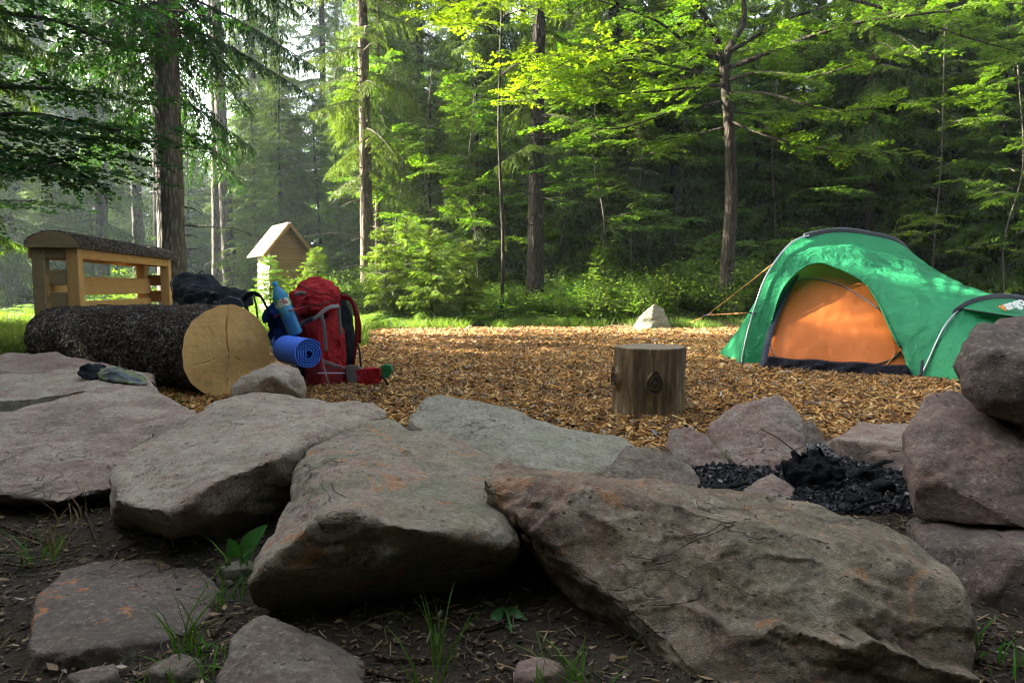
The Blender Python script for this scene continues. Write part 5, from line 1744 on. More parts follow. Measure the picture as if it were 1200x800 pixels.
def strip_tubes(paths, r0s, n=4):
    """thin branch wood as quads"""
    vs, qs, off_ = [], [], 0
    for pth, r0 in zip(paths, r0s):
        k = len(pth)
        t = np.gradient(pth, axis=0)
        t /= np.linalg.norm(t, axis=1)[:, None]
        a = np.cross(t, [0.1, .2, 1.0]); a /= np.maximum(np.linalg.norm(a, axis=1), 1e-6)[:, None]
        b = np.cross(t, a)
        rr_ = r0 * np.linspace(1, .25, k)
        ring = np.stack([pth + (a * math.cos(2 * PI * j / n) + b * math.sin(2 * PI * j / n)) * rr_[:, None] for j in range(n)], 1)
        vs.append(ring.reshape(-1, 3))
        ii = np.arange(k * n).reshape(k, n) + off_
        nx_ = np.roll(ii, -1, 1)
        qs.append(np.stack([ii[:-1], nx_[:-1], nx_[1:], ii[1:]], -1).reshape(-1, 4))
        off_ += k * n
    return np.concatenate(vs), np.concatenate(qs)


def crown_mesh(name, leaves, wood, mats):
    LV = np.concatenate(leaves)
    LQ = np.arange(len(LV)).reshape(-1, 4)
    WV, WQ = strip_tubes([w[0] for w in wood], [w[1] for w in wood])
    V = np.concatenate([LV, WV]); Q = np.concatenate([LQ, WQ + len(LV)])
    mi = np.concatenate([np.zeros(len(LQ), int), np.ones(len(WQ), int)])
    return mesh_np(name, V, Q, mats, mi)


def spruce_crown(name, H, z0, rmax, whorl, per, seed, mat, profile=1.0, pitch0=-.25, sparse=0.0, droop=0.0, zs=None, sparse2=0.0, avoid=None):
    g = np.random.default_rng(seed)
    leaves, wood = [], []
    z = z0
    while z < H - .12:
        t = (z - z0) / (H - z0)
        ln = rmax * (1 - t) ** profile * min(1.0, .55 + 3.0 * t) + .10
        a0 = g.uniform(0, 2 * PI)
        for k in range(per):
            if g.random() < (sparse if zs is None or z < zs else sparse2): continue
            l = ln * g.uniform(.62, 1.12)
            if avoid is not None and abs((a0 + 2 * PI * k / per - avoid + PI) % (2 * PI) - PI) < .75: continue
            yaw = a0 + 2 * PI * k / per + g.normal(0, .22)
            tpl, sc = pick(SPR, l, g)
            pit = pitch0 + .65 * t ** 1.5 + g.normal(0, .10) - droop
            V, ap = place(tpl, yaw, pit, g.normal(0, .12), sc, np.array([0, 0, z + g.uniform(-.4, .4) * whorl]))
            leaves.append(V); wood.append((ap, .006 + .007 * l))
        z += whorl * g.uniform(.8, 1.2) * (1 - .35 * t)
    return crown_mesh(name, leaves, wood, [mat, M['twig']])


def trunk_mesh(name, H, r, mat, seed, bend=.0, flare=.25, top=.10, n=14, stubs=0, z1=6.0, rough=.05, path=None):
    g = random.Random(seed)
    mb = MB()
    k = max(10, int(H / .22)) if H < 9 else 44
    pts, rad = [], []
    for i in range(k):
        t = (i / (k - 1)) ** 1.35
        z = H * t - .25 * (i == 0)
        pts.append(Vector((bend * H * .05 * math.sin(t * 5 + seed) , bend * H * .04 * math.sin(t * 4 + 2 * seed), z)))
        rad.append(max(.006, r * ((1 - t) * (1 - top) + top) * (1 + flare * math.exp(-max(z, 0) / (r * 2.2)))) * (1 + rough * g.uniform(-.5, .5)))
    mb.tube(pts, rad, n, cap=True)
    for q in range(stubs):
        z = g.uniform(.5, z1); t = z / H
        rr_ = r * (1 - t)
        a = g.uniform(0, 2 * PI); l = g.choice([.08, .15, .3, .7, 1.1]) * g.uniform(.6, 1.2)
        p = Vector((math.cos(a) * rr_ * .7, math.sin(a) * rr_ * .7, z))
        d = Vector((math.cos(a), math.sin(a), g.uniform(-.35, .1)))
        mid = p + d * l * .5 + Vector((0, 0, .02))
        mb.tube([p, mid, p + d * l + Vector((0, 0, -.10 * l))], [.014, .009, .003], 5)
    return mb.mesh(name, mat, True)


# prototypes: (trunk mesh, crown mesh)
PROTO = {}
for i in range(3):
    PROTO['young', i] = (trunk_mesh('trunk', 7.2, .065, M['bark_dark'], 10 + i, .2, stubs=10),
                         spruce_crown('crown', 7.3, .25, 1.55, .25, 7, 20 + i, M['needle'], .85, -.22, .12, .05 * i))
for i in range(3):
    PROTO['tall', i] = (trunk_mesh('trunk', 19, .17, M['bark_dark'], 30 + i, .12, stubs=46, z1=8),
                        spruce_crown('crown', 19.2, 2.4 + .5 * i, 2.35, .44, 6, 40 + i, M['needle'], .75, -.30, .35, .06))
for i in range(2):
    PROTO['bare', i] = (trunk_mesh('trunk', 24, .20, M['bark'], 50 + i, .08, stubs=50, z1=12),
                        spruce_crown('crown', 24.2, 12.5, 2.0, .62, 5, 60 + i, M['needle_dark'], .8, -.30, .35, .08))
for i in range(2):
    PROTO['sapling', i] = (trunk_mesh('stem', 1.75, .017, M['tan_bark'], 70 + i, .3),
                           spruce_crown('foliage', 1.85, .08, .62, .13, 6, 80 + i, M['needle_young'], .9, .02, .1, .05))
for k in PROTO:
    for me in PROTO[k]: me.use_fake_user = False


def tree(kind, i, x, y, label, group, scale=1.0, yaw=None, name='spruce_tree', crown_mat=None, zs=1.0, lean=(0, 0), cat='tree', parts=('trunk', 'crown')):
    tm, cm = PROTO[kind, i]
    o = empty(name, (x, y, gzf(x, y) - .03), label, cat, group)
    o.rotation_euler = (lean[0], lean[1], rnd.uniform(0, 2 * PI) if yaw is None else yaw)
    o.scale = (scale, scale, scale * zs)
    for nm, me in zip(parts, (tm, cm)):
        c = bpy.data.objects.new(nm, me)
        COL.objects.link(c)
        c.parent = o
    return o


def xat(px, y): return (px - 600) / FPX * y


# ---- trees one can point at
def own_tree(name, label, x, y, trunk, crown, yaw=0, scale=1, cat='tree'):
    o = empty(name, (x, y, gzf(x, y) - .03), label, cat)
    o.rotation_euler[2] = yaw
    o.scale = (scale,) * 3
    for nm, me in (('trunk', trunk), ('crown', crown)):
        c = bpy.data.objects.new(nm, me); COL.objects.link(c); c.parent = o
    return o


own_tree('spruce_tree', 'big straight spruce trunk with long drooping dark boughs, right behind the roofed rack', xat(209, 10.2), 10.2,
         trunk_mesh('trunk', 21, .20, M['bark'], 5, .06, stubs=34, z1=6, n=20),
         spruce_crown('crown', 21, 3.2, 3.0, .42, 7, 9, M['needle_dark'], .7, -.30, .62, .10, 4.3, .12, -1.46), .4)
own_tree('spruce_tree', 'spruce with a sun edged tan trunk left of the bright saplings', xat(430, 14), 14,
         trunk_mesh('trunk', 18, .145, M['tan_bark'], 6, .1, stubs=50, z1=6), spruce_crown('crown', 18, 3.0, 1.9, .50, 6, 19, M['needle'], .75, -.28, .58, .08), 1.1)
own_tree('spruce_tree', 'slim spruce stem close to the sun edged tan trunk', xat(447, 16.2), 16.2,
         trunk_mesh('trunk', 12, .075, M['tan_bark'], 7, .1, stubs=40, z1=6), spruce_crown('crown', 12, 3.4, 1.6, .36, 6, 29, M['needle'], .8, -.28, .2, .06), 2.1)
own_tree('spruce_tree', 'dark straight spruce trunk in the middle of the far edge of the clearing', xat(630, 13.2), 13.2,
         trunk_mesh('trunk', 18, .165, M['bark_dark'], 8, .06, stubs=70, z1=7), spruce_crown('crown', 18, 3.1, 1.8, .50, 5, 39, M['needle'], .75, -.28, .55, .08), 3.0)
own_tree('spruce_tree', 'slender reddish spruce trunk behind the peak of the tent', xat(1013, 14.6), 14.6,
         trunk_mesh('trunk', 16, .105, M['tan_bark'], 9, .1, stubs=60, z1=7), spruce_crown('crown', 16, 2.2, 2.0, .36, 6, 49, M['needle'], .75, -.28, .2, .08), .9)


def broadleaf(name, label, x, y, trunk_pts, trunk_r, limbs, mat, bark, seed, spacing=.30, bl=1.0, cat='tree'):
    """limbs: (points in the tree's own space, base radius, start fraction of the leafy part)"""
    g = np.random.default_rng(seed)
    o = empty(name, (x, y, gzf(x, y) - .03), label, cat)
    mb = MB()
    tp_ = catmull([Vector(p) for p in trunk_pts], 26)
    n = len(tp_)
    mb.tube(tp_, [trunk_r * (1.25 * math.exp(-i * 1.0) * .5 + 1 - .45 * i / n) for i in range(n)], 14)
    leaves, wood = [], []
    for pts, r, t0 in limbs:
        q = catmull([Vector(p) for p in pts], 18)
        mb.tube(q, [r * (1 - .8 * i / 17) for i in range(18)], 8)
        L = sum((a - b).length for a, b in zip(q, q[1:]))
        m_ = max(3, int(L * (1 - t0) / spacing))
        for k in range(m_):
            t = t0 + (1 - t0) * (k + g.random()) / m_
            i = min(int(t * 17), 16)
            p = q[i].lerp(q[i + 1], t * 17 - i)
            d = (q[i + 1] - q[i]).normalized()
            base = math.atan2(d.y, d.x)
            for sd in (-1, 1):
                if g.random() < .12: continue
                l = bl * g.uniform(.55, 1.15) * (1 - .35 * t)
                tpl, sc = pick(LFB, l, g)
                V, ap = place(tpl, base + sd * R(g.uniform(25, 80)), g.normal(-.02, .16), g.normal(0, .22), 1.0 if sc > 1 else max(sc, .75), np.array(p))
                leaves.append(V); wood.append((ap, .006))
        tpl, sc = pick(LFB, bl, g)
        V, ap = place(tpl, math.atan2((q[-1] - q[-2]).y, (q[-1] - q[-2]).x), 0, 0, 1, np.array(q[-1]))
        leaves.append(V); wood.append((ap, .006))
    tm = mb.mesh('trunk', bark, True)
    for nm, me in (('trunk', tm), ('crown', crown_mesh('crown', leaves, wood, [mat, M['twig']]))):
        c = bpy.data.objects.new(nm, me); COL.objects.link(c); c.parent = o
    return o


# forked beech right of the middle
bx, by = xat(852, 12.2), 12.2
def bl_(px, py, Y):
    p = at(px, py, Y)
    return (p.x - bx, p.y - by, p.z - gzf(bx, by) + .03)
beech_limbs = [
    ([bl_(848, 78, 12.2), bl_(838, 40, 12.0), bl_(818, 5, 11.8), bl_(790, -60, 11.6)], .075, .25),
    ([bl_(848, 76, 12.2), bl_(858, 50, 12.3), bl_(872, 20, 12.4), bl_(868, -50, 12.5), bl_(880, -130, 12.6)], .08, .3),
    ([bl_(852, 80, 12.2), bl_(880, 70, 11.9), bl_(930, 50, 11.6), bl_(1000, 28, 11.2), bl_(1070, 18, 10.9), bl_(1150, 8, 10.6)], .05, .2),
    ([bl_(852, 95, 12.2), bl_(890, 85, 11.6), bl_(950, 90, 11.0), bl_(1020, 70, 10.4)], .035, .25),
    ([bl_(848, 100, 12.2), bl_(815, 102, 11.8), bl_(760, 108, 11.4), bl_(700, 112, 11.0)], .035, .2),
    ([bl_(846, 70, 12.2), bl_(815, 60, 12.0), bl_(770, 25, 11.6), bl_(700, 0, 11.2)], .045, .2),
    ([bl_(850, 130, 12.2), bl_(900, 135, 12.6), bl_(960, 130, 13.0)], .022, .25),
    ([bl_(848, 150, 12.2), bl_(800, 160, 12.5), bl_(750, 165, 12.6)], .022, .25),
    ([bl_(870, -20, 12.4), bl_(950, -50, 12.0), bl_(1040, -60, 11.6)], .04, .1),
    ([bl_(820, 0, 11.8), bl_(740, -40, 11.0), bl_(660, -50, 10.4)], .04, .1),
    ([bl_(868, -60, 12.5), bl_(860, -160, 13.5), bl_(840, -250, 14)], .05, .0),
    ([bl_(868, -60, 12.5), bl_(940, -160, 12.5), bl_(1000, -220, 12.5)], .05, .0),
    ([bl_(850, 60, 12.2), bl_(870, 60, 13.2), bl_(900, 40, 14.2)], .03, .1),
    ([bl_(852, 110, 12.2), bl_(900, 110, 11.4), bl_(980, 130, 10.8), bl_(1060, 120, 10.4)], .03, .2),
    ([bl_(856, 60, 12.2), bl_(930, 20, 12.4), bl_(1020, 0, 12.6), bl_(1130, -10, 12.8)], .04, .15),
    ([bl_(880, -20, 12.3), bl_(1000, 0, 11.8), bl_(1120, 40, 11.4), bl_(1190, 60, 11.2)], .04, .3),
    ([bl_(846, 90, 12.2), bl_(800, 80, 11.4), bl_(740, 70, 10.8), bl_(690, 90, 10.4)], .03, .2),
    ([bl_(846, 120, 12.2), bl_(790, 130, 12.0), bl_(730, 150, 11.8), bl_(680, 150, 11.6)], .025, .2),
    ([bl_(852, 140, 12.2), bl_(900, 160, 11.6), bl_(960, 175, 11.2), bl_(1010, 180, 11)], .022, .25),
]
broadleaf('beech_tree', 'forked broadleaf tree with long spreading limbs between the stump and the tent', bx, by,
          [(0, 0, -.2), (-.02, .0, .9), (.03, .02, 2.0), (-.02, 0, 3.1), bl_(848, 76, 12.2)], .135, beech_limbs, M['beech_leaf'], M['bark_dark'], 3, .25, 1.0)

# slender beech with the glowing leaves top centre
sx_, sy_ = xat(588, 12.3), 12.3
def sl_(px, py, Y):
    p = at(px, py, Y)
    return (p.x - sx_, p.y - sy_, p.z - gzf(sx_, sy_) + .03)
broadleaf('young_beech', 'slender young beech whose glowing yellow green sprays hang top centre', sx_, sy_,
          [(0, 0, -.1), (.02, 0, 1.5), (-.04, 0, 3), sl_(585, 110, 12.3), sl_(590, -20, 12.2), sl_(600, -120, 12)], .032,
          [([sl_(586, 40, 12.3), sl_(565, 30, 11.9), sl_(545, 28, 11.4), sl_(530, 30, 11.1)], .014, .2),
           ([sl_(588, 0, 12.3), sl_(580, -10, 11.6), sl_(560, 10, 11.0), sl_(545, 15, 10.7)], .014, .2),
           ([sl_(586, 110, 12.3), sl_(620, 100, 11.8), sl_(660, 75, 11.3), sl_(700, 55, 11)], .018, .15),
           ([sl_(585, 120, 12.3), sl_(610, 118, 11.7), sl_(640, 100, 11.2), sl_(672, 88, 11)], .016, .1),
           ([sl_(585, 90, 12.3), sl_(605, 75, 11.8), sl_(630, 70, 11.4)], .012, .1),
           ([sl_(588, 20, 12.3), sl_(620, 8, 12), sl_(650, -10, 11.6)], .014, .1),
           ([sl_(592, -60, 12.2), sl_(570, -80, 11.5), sl_(540, -60, 11)], .014, .1)],
          M['beech_sunlit'], M['bark_dark'], 5, .22, .85)

# dark beech boughs at the left edge (tree stands outside the frame)
lx_, ly_ = xat(-150, 7.6), 7.6
def ll_(px, py, Y):
    p = at(px, py, Y)
    return (p.x - lx_, p.y - ly_, p.z)
broadleaf('beech_tree', 'shaded beech at the left edge whose dark leafy boughs hang over the roofed rack', lx_, ly_,
          [(0, 0, -.2), (.05, 0, 2), (0, .1, 4), (.1, 0, 6), (0, 0, 8)], .16,
          [([ll_(-140, 190, 7.6), ll_(-60, 150, 7.4), ll_(30, 150, 7.2), ll_(110, 160, 7.0)], .04, .25),
           ([ll_(-140, 120, 7.6), ll_(-40, 100, 7.6), ll_(50, 100, 7.6), ll_(105, 105, 7.6)], .045, .25),
           ([ll_(-140, 240, 7.6), ll_(-60, 200, 7.3), ll_(20, 195, 7.1), ll_(90, 180, 7.0)], .035, .3),
           ([ll_(-140, 60, 7.6), ll_(-40, 50, 8), ll_(40, 60, 8.2)], .04, .2),
           ([ll_(-145, 0, 7.6), ll_(-80, -40, 7), ll_(0, -30, 6.6)], .04, .2),
           ([ll_(-140, 215, 7.6), ll_(-70, 170, 6.9), ll_(10, 185, 6.6), ll_(80, 200, 6.4)], .03, .3),
           ([ll_(-140, 90, 7.6), ll_(-50, 130, 7.2), ll_(40, 130, 6.8), ll_(140, 150, 6.6)], .04, .25),
           ([ll_(-140, 20, 7.6), ll_(-40, 10, 7.4), ll_(60, 20, 7.2), ll_(130, 50, 7.0)], .04, .2),
           ([ll_(-140, 0, 7.6), ll_(-30, -25, 7.8), ll_(80, -15, 8.0), ll_(170, 10, 8.0)], .04, .2),
           ([ll_(-140, 230, 7.6), ll_(-60, 225, 7.8), ll_(0, 232, 7.8)], .03, .3),
           ([ll_(-150, -100, 7.6), ll_(-250, -150, 6), ll_(-380, -160, 5)], .05, .2),
           ([ll_(-150, -60, 7.6), ll_(-60, -150, 7), ll_(60, -180, 6.5)], .05, .2),
           ([ll_(-150, 20, 7.6), ll_(-260, 0, 7), ll_(-350, 20, 6)], .04, .2)],
          M['beech_shaded'], M['bark_dark'], 7, .26, 1.0)

# ---- stands
def stand(kind, pts, label, group, smin=.85, smax=1.15, **kw):
    nk = len({k[1] for k in PROTO if k[0] == kind})
    for j, (px, y) in enumerate(pts):
        tree(kind, rnd.randrange(nk), xat(px, y), y, label, group, rnd.uniform(smin, smax), zs=rnd.uniform(.92, 1.1), **kw)


# dense spruces behind the tent
stand('young', [(930, 15.2), (985, 16.8), (1050, 15.0), (1105, 14.4), (1165, 13.4), (1230, 13.0), (1010, 18.5), (1085, 18), (1150, 17), (1215, 16), (1290, 14), (1350, 12.6), (900, 18), (960, 20), (1045, 21), (1120, 21), (1190, 20), (1270, 19)],
      'dense dark young spruce in the stand behind the tent', 'young spruces behind the tent', .9, 1.25)
stand('tall', [(1075, 17.2), (1185, 15.2), (955, 17.8), (1130, 23), (1240, 20), (1020, 24), (1320, 17), (910, 24), (1400, 14)],
      'tall spruce rising out of the stand behind the tent', 'tall spruces behind the tent')
# behind the middle of the clearing
stand('young', [(505, 16.5), (560, 15.4), (690, 15.4), (735, 14.6), (790, 15.6), (590, 18.5), (650, 18), (720, 18.4), (775, 19), (835, 17.5), (540, 20), (615, 22), (690, 22.5), (480, 21), (760, 23.5), (830, 22), (880, 15.6)],
      'dense young spruce at the back of the clearing', 'young spruces behind the clearing', .8, 1.2)
stand('tall', [(498, 18.5), (577, 17), (665, 20), (715, 16.6), (770, 17.6), (612, 25), (805, 21), (540, 25), (700, 28), (850, 27), (480, 28)],
      'tall dark spruce crowding the back of the clearing', 'tall spruces behind the clearing')
# the hazy wood on the left
for px, y, lb in ((257, 23, 'left of a pair of tall bare trunks in the haze right of the big spruce'), (270, 22, 'right, thicker of a pair of tall bare trunks in the haze'),
                  (165, 23, 'tall bare trunk in the haze just left of the big spruce'), (188, 28, 'slim hazy trunk half hidden by the big spruce')):
    tree('bare', 0, xat(px, y), y, lb, 'bare trunks in the haze', .95 if px != 270 else 1.1)
stand('bare', [(140, 31), (150, 36), (300, 38), (330, 33), (120, 26), (90, 33), (60, 29), (288, 46), (20, 26), (400, 36)],
      'tall bare spruce trunk fading in the haze on the left', 'hazy bare trunks on the left', .85, 1.1)
stand('young', [(300, 22), (335, 21), (375, 21), (400, 23), (345, 25), (110, 22), (60, 19), (15, 17.5), (140, 27), (190, 32), (285, 31), (380, 28), (440, 24), (90, 28), (0, 23), (320, 34), (234, 31), (259, 34), (246, 38), (226, 27), (268, 29)],
      'bushy young spruce in the misty wood on the left', 'young spruces on the left', .75, 1.15)
stand('tall', [(385, 26), (450, 30), (330, 28), (30, 32), (420, 33), (62, 21), (-20, 20.5), (128, 21), (20, 22), (300, 26)],
      'tall spruce in the misty wood on the left', 'tall spruces on the left')
tree('young', 1, -8.5, 9.7, 'young spruce added at the left edge to shade the big trunk behind the rack', 'shaded spruces at the left edge', 1.0)  # added to keep the sun off the big spruce trunk
stand('young', [(-110, 18.5), (-95, 17.5)], 'young spruce in deep shade at the left edge', 'shaded spruces at the left edge', .9, 1.0)
# far wood closing the view
far_pts = []
for k in range(64):
    px = -60 + 1330 * (k + .5) / 64 + rnd.uniform(-14, 14)
    y = rnd.uniform(36, 62) if px > 420 else rnd.uniform(48, 80)
    if 212 < px < 268: continue
    far_pts.append((px, y))
stand('tall', far_pts, 'far spruce closing the view between nearer trees', 'far spruces', .9, 1.3)
stand('young', [(40 + 1150 * (k + .5) / 34 + rnd.uniform(-12, 12), rnd.uniform(28, 40)) for k in range(34)], 'far young spruce in the shade of the wood', 'far young spruces', 1.0, 1.5)

# ---- unseen spruces added outside the frame to shade the camp
for x, y, s, k in ((-8.2, 5.0, 1.0, 'tall'), (-7.0, 3.2, .9, 'tall'), (-9.8, 4.0, 1.1, 'tall'), (-8.4, 5.6, .95, 'tall'), (-6.3, 6.9, .8, 'tall'), (-10.5, 5.7, 1.45, 'young'), (-13, 5.4, 1.5, 'young'), (-11.5, 5.6, 1.1, 'tall'), (-6.2, 1.0, .8, 'tall'),
                   (-10.5, 1.5, 1.0, 'tall'), (-15.5, 5, 1.1, 'tall'), (-13, 3.5, 1.1, 'tall'), (-7.5, -1.5, 1, 'tall'), (-6, -6, 1, 'tall'), (-2, -8, 1, 'tall'), (2.5, -7.5, 1, 'tall'), (6, -6, 1, 'tall'), (9.5, -4, 1, 'tall'), (10, .5, 1, 'tall'),
                   (0.3, -3.6, 1.1, 'young'), (4.2, -2.6, 1.1, 'young'), (-3, -2.4, 1.0, 'young'), (-6, -3.5, 1.1, 'young'), (5.6, -.5, 1, 'young'), (-5.2, -.6, 1, 'young'), (-6.9, .9, 1.35, 'young'), (-6.0, -1.6, 1.3, 'young'), (-9, -.6, 1.4, 'young'), (-5.3, 1.9, .9, 'young'),
                   (-8.6, 5.6, 1, 'young'), (-7.4, 4.4, .9, 'young'), (-9.4, 2.4, 1, 'young'), (-6.6, 2.2, .8, 'young'), (-12, 5.9, 1.2, 'young'),
                   (-4.0, -5, 1, 'tall'), (0.5, -6.0, 1, 'tall'), (4, -4.5, 1, 'tall'), (7, -1.5, 1, 'tall'), (8.5, 3.0, 1, 'tall'), (-1.5, -4.0, 1, 'young'), (2.2, -3.8, 1, 'young'), (6, -3, 1, 'young'), (-4.5, -3, 1, 'young'),
                   (-1, -3, 1.2, 'young'), (1.6, -2.8, 1.2, 'young'), (3.2, -4.2, 1.3, 'young'), (-2.2, -4.4, 1.3, 'young'), (-4.2, -4.2, 1.3, 'young'), (0.4, -5, 1.4, 'young'), (5, -4.8, 1.4, 'young'), (-5.6, -5.2, 1.4, 'young'), (2, -6.2, 1.4, 'young'), (-1, -6.5, 1.4, 'young'), (7.2, -3.2, 1.3, 'young'), (6.6, 0.8, 1.1, 'young'), (7.4, 2.4, 1.2, 'young'), (-3.5, -6.5, 1, 'tall'), (4.5, -7, 1, 'tall'), (-0.5, -9, 1, 'tall'), (7.5, -6, 1, 'tall'), (3, -3.2, 1, 'young'), (-1.9, -2.6, 0.9, 'young'),
                   (-12.5, 8.8, 1.1, 'tall'), (-10.6, 8.0, 1.2, 'young'), (-18, 9.7, 1.1, 'tall'), (-15.5, 9.3, 1.1, 'tall'), (10, 6, 1, 'tall'), (12, 9, 1, 'tall')):
    tree(k, rnd.randrange(3), x, y, 'unseen spruce added outside the view to shade the camp', 'added shade spruces outside the view', s)

# ---- saplings, ferns, shrubs
for px, y, s, lb in ((452, 12.3, 1.05, 'sunlit spruce sapling nearest the red rucksack'), (505, 12.0, 1.0, 'broad sunlit spruce sapling at the middle of the far edge'), (478, 12.9, 1.15, 'taller sunlit sapling between two others'),
                     (545, 12.6, .85, 'sapling left of the dark straight trunk'), (372, 12.4, .8, 'small sapling right of the plank hut'), (318, 12.2, .75, 'thin sapling growing in front of the plank hut'),
                     (702, 12.8, .7, 'low sapling right of the dark straight trunk'), (822, 12.6, .75, 'low sapling by the foot of the forked broadleaf tree'), (905, 11.8, .55, 'small sapling behind the tall arch of the tent')):
    tree('sapling', rnd.randrange(2), xat(px, y), y, lb, 'spruce saplings along the clearing', s, name='spruce_sapling', parts=('stem', 'foliage'), cat='sapling')


# understorey beeches catching the sun
def beechling(px, y, seed, label):
    g_ = random.Random(seed)
    lim = []
    H_ = g_.uniform(4.4, 5.6)
    z = 1.0
    while z < H_:
        a = g_.uniform(0, 2 * PI); l = g_.uniform(.8, 1.7) * (1 - .45 * z / H_)
        c_, s_ = math.cos(a), math.sin(a)
        lim.append(([(0, 0, z), (c_ * l * .5, s_ * l * .5, z + .18), (c_ * l, s_ * l, z + g_.uniform(.0, .25))], .010, .15))
        z += g_.uniform(.22, .42)
    o = broadleaf('young_beech', label, xat(px, y), y, [(0, 0, -.2), (.12, 0, 1.5), (-.10, .08, 3), (.06, 0, H_)], .017, lim, M['beech_leaf'], M['twig'], seed, .30, .7)
    o['group'] = 'young beeches under the spruces'
    return o


bl0 = beechling(505, 13.6, 61, 'young leafy beech among the dark spruces of the far edge')
bl1 = beechling(700, 13.4, 62, 'young leafy beech among the dark spruces of the far edge')
for k, (px, y, s) in enumerate([(555, 14.2, .9), (665, 14.6, 1.1), (742, 13.8, .85), (792, 14.4, 1.0), (905, 14.2, 1.05), (985, 14.8, .95), (470, 15.5, 1.1), (1090, 13.2, .95), (1180, 12.6, .9)]):
    src = (bl0, bl1)[k % 2]
    o = src.copy(); COL.objects.link(o)
    o.location = (xat(px, y), y, gzf(xat(px, y), y) - .03)
    o.rotation_euler[2] = rnd.uniform(0, 6.28); o.scale = (s, s, s)
    if px > 1050: o['label'] = 'young leafy beech among the dark spruces behind the tent'
    for ch in src.children:
        c = ch.copy(); COL.objects.link(c); c.parent = o


def fern_mesh(seed, size=.62, n=9):
    g = np.random.default_rng(seed)
    out, wood = [], []
    for k in range(n):
        yaw = 2 * PI * k / n + g.normal(0, .25)
        L = size * g.uniform(.7, 1.15)
        rise = g.uniform(.5, .95)
        ts = np.linspace(0, 1, 24)
        r = L * ts * .85
        z = L * (rise * ts - .62 * rise * ts ** 2.2)
        pth = np.stack([np.cos(yaw) * r, np.sin(yaw) * r, z], 1)
        wood.append((pth[::4], .004))
        tan = np.gradient(pth, axis=0); tan /= np.linalg.norm(tan, axis=1)[:, None]
        side = np.array([-math.sin(yaw), math.cos(yaw), 0])
        w = .24 * L * np.sin(PI * np.clip(ts * .93 + .1, 0, 1)) ** .8
        sel = ts > .14
        for sd in (-1, 1):
            D = side * sd + tan * .45 + np.array([0, 0, -.22])
            out.append(kites(pth[sel], D[sel], w[sel] + .01, .013 + 0 * w[sel], np.tile([0, 0, 1.], (sel.sum(), 1)) + g.normal(0, .2, (sel.sum(), 3))).reshape(-1, 3))
    return crown_mesh('fern', out, wood, [M['fern'], M['fern']])


FERN = [fern_mesh(s) for s in range(4)]


def plants(meshes, pts, name, label, group, cat, smin, smax):
    for px, y in pts:
        x = xat(px, y)
        o = bpy.data.objects.new(name, rnd.choice(meshes))
        COL.objects.link(o)
        o.location = (x, y, gzf(x, y))
        s = rnd.uniform(smin, smax)
        o.scale = (s, s, s * rnd.uniform(.85, 1.2))
        o.rotation_euler = (rnd.gauss(0, .06), rnd.gauss(0, .06), rnd.uniform(0, 6.28))
        tag(o, label, cat, group)


plants(FERN, [(rnd.uniform(215, 420), rnd.uniform(10.2, 14.5)) for _ in range(58)], 'fern', 'sunlit fern among the growth around the plank hut', 'ferns around the hut', 'fern', .85, 1.35)
plants(FERN, [(rnd.uniform(400, 560), rnd.uniform(11.6, 13.2)) for _ in range(24)], 'fern', 'fern under the bright saplings at the far edge', 'ferns under the saplings', 'fern', .6, 1.0)
plants(FERN, [(rnd.uniform(560, 760), rnd.uniform(11.9, 14.2)) for _ in range(34)], 'fern', 'fern at the edge of the dark spruces', 'ferns along the far edge', 'fern', .6, 1.05)
plants(FERN, [(rnd.uniform(760, 1010), rnd.uniform(12.2, 14.5)) for _ in range(30)], 'fern', 'fern on the low bank left of the tent', 'ferns on the bank', 'fern', .6, 1.0)
plants(FERN, [(rnd.uniform(-40, 190), rnd.uniform(11, 18)) for _ in range(30)], 'fern', 'fern in the shade behind the roofed rack', 'ferns behind the rack', 'fern', .7, 1.2)


def shrub_mesh(seed, h=.75, w=.55, n=46, leaf=.05):
    g = np.random.default_rng(seed)
    out, wood = [], []
    for k in range(n):
        a = g.uniform(0, 2 * PI); r = w * math.sqrt(g.random())
        hh = h * (1 - .55 * (r / w) ** 2) * g.uniform(.5, 1.1)
        p1 = np.array([math.cos(a) * r, math.sin(a) * r, hh])
        ts = np.linspace(0, 1, 6)[:, None]
        pth = p1 * ts * np.array([1, 1, 1]) + np.array([0, 0, .08]) * np.sin(PI * ts)
        wood.append((pth, .005))
        m_ = 26
        q = pth[-1] + g.normal(0, .07, (m_, 3)) - g.random((m_, 1)) * (p1 * .45)
        D = g.normal(0, 1, (m_, 3)); D[:, 2] = g.uniform(-.5, .4, m_)
        out.append(kites(q, D, leaf * g.uniform(.6, 1.3, m_), leaf * .32 * g.uniform(.7, 1.2, m_), np.tile([0, 0, 1.], (m_, 1)) + g.normal(0, .4, (m_, 3))).reshape(-1, 3))
    return crown_mesh('shrub', out, wood, [M['shrub'], M['twig']])


